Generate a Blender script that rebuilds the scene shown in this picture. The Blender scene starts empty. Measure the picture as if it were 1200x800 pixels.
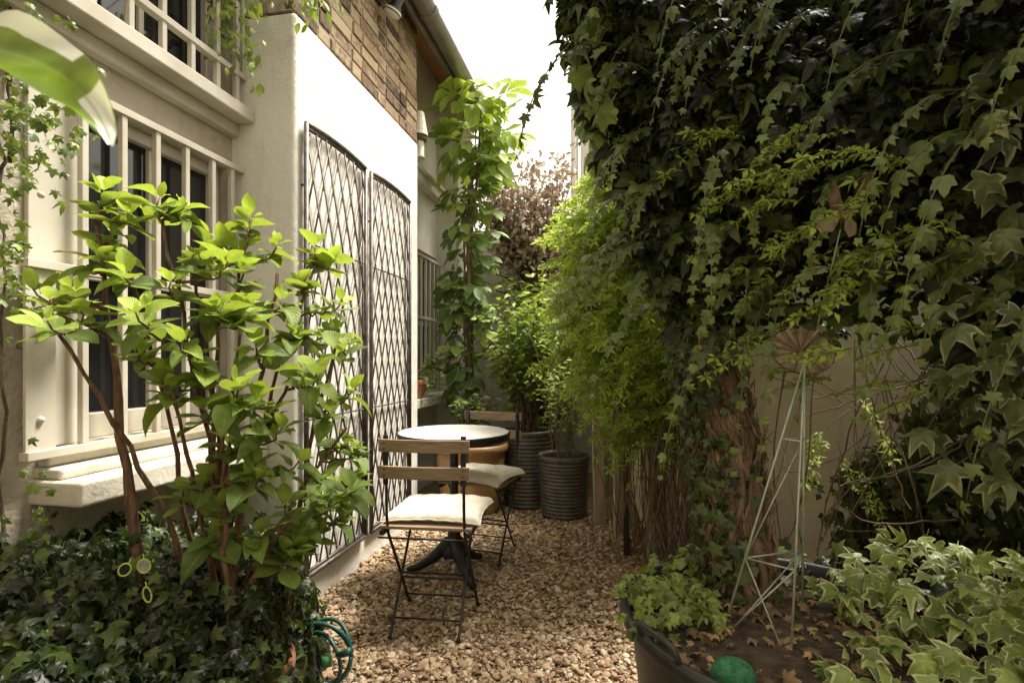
import bpy, bmesh, math, random
import numpy as np
from mathutils import Vector, Matrix
R = math.radians
rng = np.random.default_rng(7)
random.seed(7)
S = bpy.context.scene
COL = S.collection

# ------------------------------------------------------------------ camera, world, sun, exposure
cam_d = bpy.data.cameras.new("camera")
cam = bpy.data.objects.new("camera", cam_d); COL.objects.link(cam)
cam.location = (0, 0, 1.13)
cam.rotation_euler = (R(90), 0, R(10.96))
cam_d.sensor_width = 36; cam_d.lens = 18.9
cam_d.shift_y = 21 / 1200
cam_d.clip_start = 0.02; cam_d.clip_end = 500
cam_d.dof.use_dof = True; cam_d.dof.focus_distance = 2.3; cam_d.dof.aperture_fstop = 5.6
S.camera = cam

SUN_EL, SUN_AZ = 63, 50        # azimuth from +Y towards +X
w = bpy.data.worlds.new("World"); S.world = w; w.use_nodes = True
nt = w.node_tree; bg = nt.nodes["Background"]
sky = nt.nodes.new("ShaderNodeTexSky"); sky.sky_type = 'NISHITA'; sky.sun_disc = False
sky.sun_elevation = R(SUN_EL); sky.sun_rotation = R(SUN_AZ); sky.dust_density = 4; sky.air_density = 1.2
hs = nt.nodes.new("ShaderNodeHueSaturation"); hs.inputs['Saturation'].default_value = 0.12
mx = nt.nodes.new("ShaderNodeMix"); mx.data_type = 'RGBA'; mx.blend_type = 'MULTIPLY'; mx.inputs[0].default_value = 1
mx.inputs[7].default_value = (1.0, 0.93, 0.79, 1)
nt.links.new(sky.outputs[0], hs.inputs['Color']); nt.links.new(hs.outputs[0], mx.inputs[6])
nt.links.new(mx.outputs[2], bg.inputs[0]); bg.inputs[1].default_value = 0.15
sd = bpy.data.lights.new("sun", 'SUN'); sd.energy = 3.6; sd.angle = R(18); sd.color = (1.0, 0.94, 0.85)
sun = bpy.data.objects.new("sun", sd); COL.objects.link(sun)
dirv = Vector((math.sin(R(SUN_AZ)) * math.cos(R(SUN_EL)), math.cos(R(SUN_AZ)) * math.cos(R(SUN_EL)), math.sin(R(SUN_EL))))
sun.rotation_euler = dirv.to_track_quat('Z', 'Y').to_euler()
vs = S.view_settings
vs.view_transform = 'Standard'; vs.look = 'None'; vs.exposure = 1.4; vs.gamma = 1; vs.use_curve_mapping = False
S.cycles.use_denoising = True
S.cycles.max_bounces = 7; S.cycles.transparent_max_bounces = 6; S.cycles.diffuse_bounces = 4

# ------------------------------------------------------------------ helpers
def N3(v):
    v = np.asarray(v, float); return v / np.maximum(np.linalg.norm(v, axis=-1, keepdims=True), 1e-9)

class MB:
    """collects simple shapes; .vc is a per-vertex tint"""
    def __init__(s): s.v = []; s.f = []; s.t = []; s.cur = 0.5
    def add(s, vs_, fs_):
        o = len(s.v); s.v += [tuple(p) for p in vs_]; s.t += [s.cur] * len(vs_)
        s.f += [tuple(i + o for i in f) for f in fs_]; return s
    def box(s, a, b, M=None):
        x0, y0, z0 = a; x1, y1, z1 = b
        p = [(x0,y0,z0),(x1,y0,z0),(x1,y1,z0),(x0,y1,z0),(x0,y0,z1),(x1,y0,z1),(x1,y1,z1),(x0,y1,z1)]
        if M is not None: p = [tuple(M @ Vector(q)) for q in p]
        return s.add(p, [(3,2,1,0),(4,5,6,7),(0,1,5,4),(1,2,6,5),(2,3,7,6),(3,0,4,7)])
    def tube(s, path, r, n=8, cap=True):
        P = np.array(path, float); m = len(P)
        rr = np.full(m, r, float) if np.isscalar(r) else np.array(r, float)
        T = np.gradient(P, axis=0); T = N3(T)
        up = np.array([0, 0, 1.]) if abs(T[0][2]) < .9 else np.array([1., 0, 0])
        u = N3(np.cross(T[0], up)); vsl = []
        for i in range(m):
            u = N3(u - T[i] * np.dot(u, T[i])); wv = np.cross(T[i], u)
            for k in range(n):
                a = 2 * math.pi * k / n
                vsl.append(P[i] + rr[i] * (math.cos(a) * u + math.sin(a) * wv))
        fs = [(i*n+k, i*n+(k+1) % n, (i+1)*n+(k+1) % n, (i+1)*n+k) for i in range(m-1) for k in range(n)]
        if cap: fs += [tuple(range(n))[::-1], tuple((m-1)*n+k for k in range(n))]
        return s.add(vsl, fs)
    def lathe(s, prof, c=(0,0,0), n=32, sq=1.0):
        vsl = []
        for (r, z) in prof:
            for k in range(n):
                a = 2*math.pi*k/n; vsl.append((c[0]+r*math.cos(a), c[1]+sq*r*math.sin(a), c[2]+z))
        m = len(prof)
        fs = [(i*n+k, i*n+(k+1) % n, (i+1)*n+(k+1) % n, (i+1)*n+k) for i in range(m-1) for k in range(n)]
        return s.add(vsl, fs)
    def xf(s, M, start=0):
        for i in range(start, len(s.v)): s.v[i] = tuple(M @ Vector(s.v[i]))
        return s
    def build(s, name, mat, parent=None, smooth=False, bevel=0, seg=2):
        me = bpy.data.meshes.new(name); me.from_pydata(s.v, [], s.f); me.update()
        if smooth:
            me.polygons.foreach_set('use_smooth', [True] * len(me.polygons))
        at = me.attributes.new('tint', 'FLOAT_COLOR', 'POINT')
        at.data.foreach_set('color', np.repeat(np.array(s.t)[:, None], 4, 1).ravel().astype(np.float32))
        bm = bmesh.new(); bm.from_mesh(me); bmesh.ops.recalc_face_normals(bm, faces=bm.faces); bm.to_mesh(me); bm.free()
        me.materials.append(mat)
        o = bpy.data.objects.new(name, me); COL.objects.link(o)
        if parent is not None: o.parent = parent
        if bevel:
            b = o.modifiers.new('bevel', 'BEVEL'); b.width = bevel; b.segments = seg; b.limit_method = 'ANGLE'; b.angle_limit = R(40)
        if smooth == 'auto' or (smooth and bevel):
            pass
        return o

def tag(o, label=None, cat=None, group=None, kind=None):
    if label: o['label'] = label
    if cat: o['category'] = cat
    if group: o['group'] = group
    if kind: o['kind'] = kind
    return o
def thing(name, label, cat, loc=(0,0,0), rz=0, group=None):
    o = bpy.data.objects.new(name, None); COL.objects.link(o); o.location = loc; o.rotation_euler = (0,0,rz)
    o.empty_display_size = .1
    return tag(o, label, cat, group)

# ------------------------------------------------------------------ materials
def nm(name):
    m = bpy.data.materials.new(name); m.use_nodes = True; t = m.node_tree
    return m, t, t.nodes['Principled BSDF'], t.nodes.new, t.links.new
def ramp(t, pts):
    r = t.nodes.new('ShaderNodeValToRGB'); e = r.color_ramp.elements
    while len(e) > 1: e.remove(e[-1])
    e[0].position = pts[0][0]; e[0].color = (*pts[0][1], 1)
    for p, c in pts[1:]:
        q = e.new(p); q.color = (*c, 1)
    return r
def noise(t, scale, detail=4, vec=None, rough=.5, dist=0):
    n = t.nodes.new('ShaderNodeTexNoise'); n.inputs['Scale'].default_value = scale; n.inputs['Detail'].default_value = detail
    n.inputs['Roughness'].default_value = rough; n.inputs['Distortion'].default_value = dist
    if vec is not None: t.links.new(vec, n.inputs['Vector'])
    return n
def objco(t, scale=(1,1,1)):
    c = t.nodes.new('ShaderNodeTexCoord'); m = t.nodes.new('ShaderNodeMapping'); m.inputs['Scale'].default_value = scale
    t.links.new(c.outputs['Object'], m.inputs['Vector']); return m.outputs[0]
def bump(t, bs, h, strength=.3, dist=.01):
    b = t.nodes.new('ShaderNodeBump'); b.inputs['Strength'].default_value = strength; b.inputs['Distance'].default_value = dist
    t.links.new(h, b.inputs['Height']); t.links.new(b.outputs[0], bs.inputs['Normal']); return b
def two(name, c1, c2, scale=6, rough=.6, metal=0, stretch=(1,1,1), bs_=.25, bd=.004, bscale=None, detail=6, spec=None, lo=.35, hi=.65):
    m, t, b, new, link = nm(name); co = objco(t, stretch)
    n = noise(t, scale, detail, co); r = ramp(t, [(lo, c1), (hi, c2)])
    link(n.outputs[0], r.inputs[0]); link(r.outputs[0], b.inputs['Base Color'])
    b.inputs['Roughness'].default_value = rough; b.inputs['Metallic'].default_value = metal
    if spec is not None: b.inputs['Specular IOR Level'].default_value = spec
    n2 = noise(t, bscale or scale * 6, 6, co); bump(t, b, n2.outputs[0], bs_, bd)
    return m

def plaster(name, base, stain, amt=.5, bumpd=.012, bstr=.55):
    m, t, b, new, link = nm(name); co = objco(t)
    n = noise(t, 2.2, 8, co, .62, .4); r = ramp(t, [(.42, base), (.42 + .36 / max(amt, .05), stain)])
    link(n.outputs[0], r.inputs[0])
    # thin vertical runs of dirt
    co2 = objco(t, (9, 9, .7)); n3 = noise(t, 2.0, 5, co2, .6); r3 = ramp(t, [(.56, (0,0,0)), (.75, (1,1,1))])
    link(n3.outputs[0], r3.inputs[0])
    ml = new('ShaderNodeMath'); ml.operation = 'MULTIPLY'; ml.inputs[1].default_value = .35 * amt; link(r3.outputs[0], ml.inputs[0])
    mix = new('ShaderNodeMix'); mix.data_type = 'RGBA'; link(ml.outputs[0], mix.inputs[0]); link(r.outputs[0], mix.inputs[6])
    mix.inputs[7].default_value = (stain[0]*.6, stain[1]*.58, stain[2]*.5, 1)
    vo = new('ShaderNodeTexVoronoi'); vo.feature = 'DISTANCE_TO_EDGE'; vo.inputs['Scale'].default_value = 1.6; dn = noise(t, 5, 5, co, .7); dm = new('ShaderNodeMix'); dm.data_type = 'RGBA'; dm.blend_type = 'ADD'; dm.inputs[0].default_value = .35; link(co, dm.inputs[6]); link(dn.outputs['Color'], dm.inputs[7]); link(dm.outputs[2], vo.inputs['Vector'])
    rc = ramp(t, [(.0, (1,1,1)), (.006, (0,0,0))]); link(vo.outputs['Distance'], rc.inputs[0]); mk = noise(t, 1.3, 2, co); rk = ramp(t, [(.5,(0,0,0)),(.6,(1,1,1))]); link(mk.outputs[0], rk.inputs[0])
    mc = new('ShaderNodeMath'); mc.operation = 'MULTIPLY'; link(rc.outputs[0], mc.inputs[0]); link(rk.outputs[0], mc.inputs[1]); mc2 = new('ShaderNodeMath'); mc2.operation = 'MULTIPLY'; mc2.inputs[1].default_value = .6*amt; link(mc.outputs[0], mc2.inputs[0])
    mixc = new('ShaderNodeMix'); mixc.data_type = 'RGBA'; link(mc2.outputs[0], mixc.inputs[0]); link(mix.outputs[2], mixc.inputs[6]); mixc.inputs[7].default_value = (.16,.13,.09,1); mix = mixc
    # small chips and specks
    n4 = noise(t, 60, 3, co); r4 = ramp(t, [(.73, (0,0,0)), (.78, (1,1,1))]); link(n4.outputs[0], r4.inputs[0])
    m4 = new('ShaderNodeMath'); m4.operation = 'MULTIPLY'; m4.inputs[1].default_value = .45 * amt; link(r4.outputs[0], m4.inputs[0])
    mix2 = new('ShaderNodeMix'); mix2.data_type = 'RGBA'; link(m4.outputs[0], mix2.inputs[0]); link(mix.outputs[2], mix2.inputs[6])
    mix2.inputs[7].default_value = (.25, .21, .15, 1)
    link(mix2.outputs[2], b.inputs['Base Color']); b.inputs['Roughness'].default_value = .75
    a = noise(t, 9, 8, co, .6); c = noise(t, 70, 4, co)
    ad = new('ShaderNodeMath'); ad.operation = 'MULTIPLY_ADD'; ad.inputs[1].default_value = .22
    link(c.outputs[0], ad.inputs[0]); link(a.outputs[0], ad.inputs[2])
    bump(t, b, ad.outputs[0], bstr, bumpd)
    return m

M = {}
M['wall_white'] = plaster('wall_white', (.70,.675,.61), (.50,.46,.38), .62, .014, .7)
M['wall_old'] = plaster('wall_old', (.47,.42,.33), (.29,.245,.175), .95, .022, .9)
M['wall_right'] = plaster('wall_right', (.60,.54,.43), (.38,.32,.23), .8)
M['paint'] = two('white_gloss_paint', (.57,.53,.45), (.44,.40,.32), 5, .38, bs_=.15, bd=.002)
M['sill'] = plaster('sill_stone', (.66,.62,.52), (.45,.40,.31), .8, .01, .8)
M['pane'] = two('window_glass', (.010,.010,.012), (.02,.02,.022), 3, .06, bs_=.02, bd=.001, spec=.6)
M['curtain'] = two('dark_room', (.03,.03,.035), (.06,.055,.05), 2, .9)
M['iron'] = two('weathered_steel', (.055,.045,.038), (.14,.12,.10), 30, .5, .35)
M['black'] = two('black_iron', (.012,.012,.011), (.035,.03,.025), 40, .45, .3)
M['rust'] = two('rusty_metal', (.09,.05,.03), (.17,.12,.08), 26, .7, .3, lo=.42, hi=.6)
M['cream_rust'] = two('faded_cream_paint', (.24,.19,.115), (.10,.055,.03), 22, .65, .1, lo=.5, hi=.68)
M['green_metal'] = two('grey_green_metal', (.30,.34,.26), (.44,.46,.38), 40, .45, .4)
M['wood'] = two('weathered_wood', (.19,.125,.075), (.34,.24,.155), 5, .6, stretch=(2,14,40), bs_=.4, bd=.002, bscale=20)
M['wood_pale'] = two('pale_weathered_wood', (.50,.42,.31), (.34,.27,.19), 5, .65, stretch=(12,12,1.2), bs_=.4, bd=.003)
M['cushion'] = two('cream_cotton', (.80,.75,.64), (.72,.66,.54), 12, .9, bs_=.35, bd=.003, bscale=220)
M['tabletop'] = two('white_tabletop', (.82,.81,.78), (.78,.77,.73), 4, .22, bs_=.03)
M['terracotta'] = two('terracotta', (.30,.12,.06), (.44,.22,.13), 12, .75)
M['ochre'] = two('ochre_glaze', (.34,.20,.08), (.46,.30,.14), 7, .45)
M['planter'] = two('ribbed_brown_metal', (.085,.072,.058), (.15,.13,.105), 16, .5, .3)
M['tub'] = two('black_plastic', (.018,.017,.016), (.032,.03,.026), 20, .42, bs_=.1)
M['soil'] = two('soil', (.03,.02,.013), (.09,.06,.035), 30, .95, bs_=.9, bd=.02, bscale=60)
M['bark'] = two('bark', (.11,.065,.035), (.26,.17,.10), 14, .85, stretch=(3,3,.8), bs_=.9, bd=.012, bscale=30)
M['bark_red'] = two('reddish_bark', (.07,.035,.02), (.20,.11,.06), 26, .85, stretch=(3,3,.8), bs_=1, bd=.006, bscale=60)
M['bark_dark'] = two('dark_bark', (.05,.03,.018), (.13,.08,.045), 18, .85, stretch=(3,3,.8), bs_=.9, bd=.008)
M['stem_green'] = two('green_stem', (.07,.10,.025), (.13,.14,.05), 18, .6)
M['twig'] = two('brown_twig', (.10,.065,.035), (.20,.14,.08), 22, .8)
M['core'] = two('ivy_dark_filler', (.008,.009,.005), (.02,.018,.01), 22, .95, bs_=1, bd=.03, bscale=40)  # near-black filler under ivy leaves; in the crown it keeps light out
M['hose'] = two('green_hose', (.008,.045,.034), (.018,.085,.065), 20, .4)
M['hose_b'] = two('bright_green_plastic', (.05,.20,.06), (.07,.26,.09), 20, .4)
M['lime'] = two('lime_plastic', (.36,.46,.06), (.46,.56,.12), 20, .5)
M['gutter'] = two('grey_gutter', (.11,.09,.075), (.17,.145,.125), 8, .4, bs_=.1)
M['soffit'] = two('orange_wood', (.42,.20,.09), (.52,.28,.14), 4, .65, stretch=(2,2,12))
M['slate'] = two('slate', (.10,.09,.085), (.17,.155,.14), 6, .7)
M['mortar'] = two('mortar', (.24,.19,.13), (.46,.39,.29), 30, .95, bs_=.8, bd=.01)
M['bulb'] = two('lamp_glass', (.75,.72,.62), (.65,.62,.55), 8, .12)
M['wool'] = two('green_netting', (.015,.10,.045), (.05,.20,.09), 90, .9, bs_=1, bd=.006, bscale=160)

def tinted(name, pts, rough=.8, bs_=.5, sc=60, mixn=.25, spec=.3):
    """colour picked per stone or brick from the tint attribute, roughened by noise"""
    m, t, b, new, link = nm(name); a = new('ShaderNodeAttribute'); a.attribute_name = 'tint'
    co = objco(t); n = noise(t, sc, 5, co)
    ad = new('ShaderNodeMath'); ad.operation = 'MULTIPLY_ADD'; ad.inputs[1].default_value = mixn
    link(n.outputs[0], ad.inputs[0]); sp = new('ShaderNodeSeparateColor'); link(a.outputs['Color'], sp.inputs[0])
    sb = new('ShaderNodeMath'); sb.operation = 'SUBTRACT'; sb.inputs[1].default_value = mixn / 2; link(sp.outputs[0], sb.inputs[0])
    link(sb.outputs[0], ad.inputs[2]); r = ramp(t, pts); link(ad.outputs[0], r.inputs[0]); link(r.outputs[0], b.inputs['Base Color'])
    b.inputs['Roughness'].default_value = rough; b.inputs['Specular IOR Level'].default_value = spec
    bump(t, b, n.outputs[0], bs_, .004); return m
M['brick'] = tinted('old_stock_brick', [(0,(.06,.045,.035)),(.22,(.19,.125,.08)),(.42,(.30,.20,.12)),(.6,(.36,.27,.165)),(.8,(.40,.32,.21)),(1,(.20,.12,.08))], .95, 1.0, 28, .75)
M['stone'] = tinted('gravel_stone', [(0,(.10,.06,.04)),(.2,(.22,.14,.08)),(.45,(.35,.24,.145)),(.7,(.45,.335,.215)),(.88,(.60,.52,.39)),(1,(.44,.24,.09))], .75, .4, 90, .2)
M['gravel_bed'] = two('gravel_bed', (.10,.065,.035), (.30,.20,.12), 45, .95, bs_=1, bd=.02, bscale=70)

def leafmat(name, young, old, dark, vein, rim=None, rimw=.75, rough=.42, transl=.3, vpos=.9, sidev=True, tcol=None, spec=.5):
    m, t, b, new, link = nm(name)
    a = new('ShaderNodeAttribute'); a.attribute_name = 'tint'; sa = new('ShaderNodeSeparateColor'); link(a.outputs['Color'], sa.inputs[0])
    l = new('ShaderNodeAttribute'); l.attribute_name = 'leaf'; sl = new('ShaderNodeSeparateColor'); link(l.outputs['Color'], sl.inputs[0])
    def mix(f, c1, c2, fac=None):
        x = new('ShaderNodeMix'); x.data_type = 'RGBA'
        if f is not None: link(f, x.inputs[0])
        else: x.inputs[0].default_value = fac
        for s_, c in ((6, c1), (7, c2)):
            if isinstance(c, tuple): x.inputs[s_].default_value = (*c, 1)
            else: link(c, x.inputs[s_])
        return x.outputs[2]
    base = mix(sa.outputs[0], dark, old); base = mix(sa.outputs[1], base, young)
    co = objco(t); n = noise(t, 38, 4, co); rn = ramp(t, [(.3,(.75,.75,.75)),(.7,(1.15,1.15,1.15))]); link(n.outputs[0], rn.inputs[0])
    mm = new('ShaderNodeMix'); mm.data_type = 'RGBA'; mm.blend_type = 'MULTIPLY'; mm.inputs[0].default_value = 1; link(base, mm.inputs[6]); link(rn.outputs[0], mm.inputs[7]); base = mm.outputs[2]
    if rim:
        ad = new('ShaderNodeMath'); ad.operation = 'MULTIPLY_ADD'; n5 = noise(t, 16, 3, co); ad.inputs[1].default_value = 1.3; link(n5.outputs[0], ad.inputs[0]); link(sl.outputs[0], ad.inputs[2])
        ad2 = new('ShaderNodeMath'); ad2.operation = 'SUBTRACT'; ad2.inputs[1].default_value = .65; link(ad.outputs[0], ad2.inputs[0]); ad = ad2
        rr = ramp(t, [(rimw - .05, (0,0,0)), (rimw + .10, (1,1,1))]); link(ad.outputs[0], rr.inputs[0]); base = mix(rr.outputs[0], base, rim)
    rv = ramp(t, [(vpos, (0,0,0)), (min(vpos + .1, 1), (.75,.75,.75))]); link(sl.outputs[1], rv.inputs[0]); base = mix(rv.outputs[0], base, vein)
    link(base, b.inputs['Base Color']); b.inputs['Roughness'].default_value = rough; b.inputs['Specular IOR Level'].default_value = spec
    if sidev:
        # side veins: ridges running obliquely from the midrib
        ma = new('ShaderNodeMath'); ma.operation = 'MULTIPLY_ADD'; ma.inputs[1].default_value = -.45; link(sl.outputs[0], ma.inputs[0]); link(sl.outputs[2], ma.inputs[2])
        mb_ = new('ShaderNodeMath'); mb_.operation = 'MULTIPLY'; mb_.inputs[1].default_value = 52; link(ma.outputs[0], mb_.inputs[0])
        sn = new('ShaderNodeMath'); sn.operation = 'SINE'; link(mb_.outputs[0], sn.inputs[0])
        bump(t, b, sn.outputs[0], .35, .0025)
    tr = new('ShaderNodeBsdfTranslucent')
    tc = mix(None, base, tcol or (.35,.50,.04), .45); link(tc, tr.inputs[0])
    ms = new('ShaderNodeMixShader'); ms.inputs[0].default_value = transl
    link(b.outputs[0], ms.inputs[1]); link(tr.outputs[0], ms.inputs[2])
    link(ms.outputs[0], t.nodes['Material Output'].inputs[0]); return m
M['hyd'] = leafmat('hydrangea_leaf', (.44,.58,.08), (.16,.25,.05), (.07,.115,.03), (.28,.36,.11), rough=.5, transl=.38, tcol=(.50,.60,.04))
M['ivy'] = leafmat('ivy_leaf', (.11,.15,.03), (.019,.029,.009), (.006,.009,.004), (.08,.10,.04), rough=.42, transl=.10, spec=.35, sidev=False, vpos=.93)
M['ivy_bright'] = leafmat('young_ivy_leaf', (.27,.34,.06), (.11,.16,.035), (.045,.075,.02), (.24,.28,.1), rough=.4, transl=.28, sidev=False, vpos=.93)
M['ivy_var'] = leafmat('variegated_ivy_leaf', (.34,.42,.10), (.19,.26,.06), (.09,.135,.035), (.31,.38,.13), rim=(.60,.62,.30), rimw=.80, rough=.42, transl=.2, sidev=False, vpos=.94)
M['ivy_shoot'] = leafmat('ivy_shoot_leaf', (.20,.26,.045), (.034,.055,.016), (.018,.03,.009), (.10,.13,.045), rough=.38, transl=.2, sidev=False, vpos=.93)
M['ivy_dull'] = leafmat('dull_variegated_ivy_leaf', (.20,.23,.08), (.07,.095,.03), (.03,.042,.016), (.12,.14,.06), rim=(.30,.31,.15), rimw=.88, rough=.42, transl=.2, sidev=False, vpos=.94)
M['jas'] = leafmat('jasmine_leaf', (.48,.60,.10), (.26,.36,.07), (.12,.18,.04), (.30,.38,.10), rough=.5, transl=.5, tcol=(.50,.64,.07), sidev=False)
M['palm'] = leafmat('five_finger_leaf', (.42,.54,.08), (.15,.23,.07), (.08,.13,.045), (.16,.22,.08), rough=.5, transl=.3)
M['shrub'] = leafmat('shrub_leaf', (.32,.42,.06), (.12,.18,.04), (.05,.08,.025), (.16,.22,.07), rough=.42, transl=.3)
M['brownleaf'] = leafmat('brown_leaf', (.62,.52,.40), (.42,.32,.24), (.22,.15,.11), (.4,.32,.22), rough=.6, transl=.2, tcol=(.5,.35,.2), sidev=False)
M['litter'] = leafmat('fallen_leaf', (.52,.36,.14), (.27,.17,.085), (.12,.075,.04), (.4,.28,.14), rough=.6, transl=.15, tcol=(.5,.3,.1), sidev=False)
M['calla'] = leafmat('large_smooth_leaf', (.17,.26,.02), (.13,.21,.02), (.09,.15,.02), (.22,.32,.05), rim=(.80,.80,.70), rimw=.6, rough=.2, transl=.38, spec=.8, tcol=(.40,.56,.02), sidev=False)  # rim colour here is sky sheen painted onto the blade

# ------------------------------------------------------------------ leaf templates: verts, tris, leaf attr (rim, vein, along)
def tri(quads):
    o = []
    for q in quads:
        for k in range(1, len(q) - 1): o.append((q[0], q[k], q[k+1]))
    return o
def t_ovate(rows=7, cols=5, wd=.55, fold=.18, droop=.22, peak=.42, wave=.0):
    us = np.linspace(-1, 1, cols); V = []; A = []
    for i in range(rows + 1):
        v = i / rows
        e = math.log(.5) / math.log(peak); wv = math.sin(math.pi * v ** e) ** .8 * wd / 2 if 0 < v < 1 else .004
        for u in us:
            V.append((u * wv, v, abs(u) * fold * wv - droop * v * v + wave * math.sin(v * 17 + (1.5 if u > 0 else 0)) * abs(u)))
            A.append((abs(u), 1 - abs(u) * (1 if cols > 3 else .8), v))
    F = [(i*cols+k, i*cols+k+1, (i+1)*cols+k+1, (i+1)*cols+k) for i in range(rows) for k in range(cols-1)]
    return np.array(V), np.array(tri(F)), np.array(A)
def t_ivy(sharp=0.0, droop=.35, seed=0):
    q_ = np.random.default_rng(seed); jl = lambda: q_.uniform(-.07, .07) if seed else 0
    tips = [(0, .60 + .16*sharp), (62, .50 + .14*sharp), (122, .40 + .08*sharp)]
    sin_ = [(33, .33 - .07*sharp), (93, .29 - .06*sharp)]
    half = [(0, tips[0][1], 1), (14, (.45 - .02*sharp), .3), (33, sin_[0][1], 0), (48, .40, .3), (62, tips[1][1], 1), (76, .37, .3),
            (93, sin_[1][1], 0), (108, .35, .3), (122, tips[2][1], 1), (145, .30, .2), (168, .20, 0)]
    left = [(-a, r, k) for a, r, k in half[::-1] if a != 0]
    out = half + left
    if seed:
        out = [(a + q_.uniform(-5, 5), r * (1 + (q_.uniform(-.16, .14) if k in (0, 1) else q_.uniform(-.07, .10))), k) for a, r, k in out]
    V = [(0, .28, 0)]; A = [(0, 1, .3)]
    for ring in (.5, .8, 1.0):
        for a, r, k in out:
            x = math.sin(R(a)) * r * ring; y = .28 + math.cos(R(a)) * r * ring
            rr = r * ring; z = -droop * rr * rr * 1.6 + (.05 * (1 - k)) * ring
            V.append((x, y, z)); A.append((ring * (1 if ring == 1 else .9), k if k in (0, 1) else k * .6, .5))
    n = len(out); F = [(0, 1 + i, 1 + (i+1) % n) for i in range(n)]
    for rg in range(2):
        o = 1 + rg * n
        for i in range(n):
            F.append((o + i, o + n + i, o + n + (i+1) % n)); F.append((o + i, o + n + (i+1) % n, o + (i+1) % n))
    # stalk
    b = len(V); V += [(-.012, .10, -.02), (.012, .10, -.02), (.01, -.35, -.22), (-.01, -.35, -.22)]; A += [(0, 1, 0)] * 4
    F += [(b, b+1, b+2), (b, b+2, b+3)]
    return np.array(V), np.array(F), np.array(A)
def t_multi(parts):
    """several leaflets in one template: (angle, tilt, scale, template, offset)"""
    Vs, Fs, As, o = [], [], [], 0
    for ang, sc, tm, off in parts:
        V, F, A = tm; a = R(ang); c, s_ = math.cos(a), math.sin(a)
        W = V * sc; W = np.stack([W[:,0]*c + W[:,1]*s_, -W[:,0]*s_ + W[:,1]*c, W[:,2] + abs(ang)/400*0], 1) + np.array(off)
        Vs.append(W); Fs.append(F + o); As.append(A); o += len(V)
    return np.vstack(Vs), np.vstack(Fs), np.vstack(As)
T_HYD = [t_ovate(9, 5, .60+.05*q, .22+.05*q, .12+.08*q, .46+.02*q, wave=.006+.004*q) for q in range(5)]
T_SHR = t_ovate(5, 3, .48, .3, .2, .5)
T_LONG = t_ovate(5, 3, .34, .3, .25, .5)
T_IVY = [t_ivy(q*.12 - .15, .30 + .06*q, 40 + q) for q in range(6)]; T_IVYS = [t_ivy(q*.13, .5, 60 + q) for q in range(6)]
_l = t_ovate(5, 3, .58, .25, .35, .66)
T_PALM = t_multi([(0, 1, _l, (0,.12,0)), (48, .9, _l, (.05,.10,0)), (-48, .9, _l, (-.05,.10,0)), (100, .66, _l, (.05,.05,0)), (-100, .66, _l, (-.05,.05,0))])
_s = t_ovate(2, 3, .42, .3, .2, .5)
T_TRI = t_multi([(0, 1, _s, (0,.25,0)), (62, .75, _s, (.02,.12,0)), (-62, .75, _s, (-.02,.12,0))])
_g = t_ovate(3, 3, .95, .2, .15, .6)
T_GER = t_multi([(a, .8, _g, (0,0,0)) for a in (-110,-55,0,55,110)])

def leaves(name, tm, pos, tip, nrm, size, mat, parent=None, age=None, shade=None, wid=None):
    pos = np.asarray(pos, float); n = len(pos)
    if isinstance(tm, list): F = tm[0][1]; A = tm[0][2]; VV = np.stack([q[0] for q in tm])[rng.integers(0, len(tm), n)]; V = tm[0][0]
    else: V, F, A = tm; VV = V[None]
    T = N3(np.broadcast_to(tip, (n, 3))); Nn = np.broadcast_to(nrm, (n, 3)).astype(float)
    B = N3(np.cross(T, Nn)); Nn = np.cross(B, T)
    size = np.broadcast_to(size, (n,)).astype(float)
    wx = (rng.uniform(.85, 1.15, n) if wid is None else wid); dz = rng.uniform(.2, 1.7, n)
    X = (pos[:, None, :] + size[:, None, None] * (VV[:, :, 0:1] * wx[:, None, None] * B[:, None, :] + VV[:, :, 1:2] * T[:, None, :] + VV[:, :, 2:3] * dz[:, None, None] * Nn[:, None, :]))
    cu = rng.normal(0, .38, (n, 3)); lx = V[None,:,0]; ly = V[None,:,1] - .3
    bend = (cu[:,0:1]*lx*lx + cu[:,1:2]*ly*ly*.6 + cu[:,2:3]*lx*ly*.9) * size[:,None]
    X = X + bend[:,:,None]*Nn[:,None,:]
    m = len(V); verts = X.reshape(-1, 3).astype(np.float32)
    faces = (F[None] + (np.arange(n) * m)[:, None, None]).reshape(-1, 3).astype(np.int32)
    me = bpy.data.meshes.new(name); me.vertices.add(len(verts)); me.vertices.foreach_set('co', verts.ravel())
    me.loops.add(len(faces) * 3); me.polygons.add(len(faces)); me.loops.foreach_set('vertex_index', faces.ravel())
    me.polygons.foreach_set('loop_start', np.arange(0, len(faces) * 3, 3, dtype=np.int32))
    me.polygons.foreach_set('use_smooth', np.ones(len(faces), bool))
    me.update(calc_edges=True)
    if shade is None: shade = rng.uniform(0, 1, n)
    if age is None: age = rng.uniform(0, 1, n) ** 3
    c = np.ones((n, m, 4), np.float32); c[:, :, 0] = np.broadcast_to(shade, (n,))[:, None]; c[:, :, 1] = np.clip(np.broadcast_to(age, (n,)), 0, 1)[:, None]
    me.attributes.new('tint', 'FLOAT_COLOR', 'POINT').data.foreach_set('color', c.ravel())
    l = np.ones((n, m, 4), np.float32); l[:, :, :3] = A[None]
    me.attributes.new('leaf', 'FLOAT_COLOR', 'POINT').data.foreach_set('color', l.ravel())
    me.materials.append(mat); o = bpy.data.objects.new(name, me); COL.objects.link(o)
    if parent is not None: o.parent = parent
    return o
def rnd(n, s=1.0): return rng.normal(0, s, (n, 3))
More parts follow.
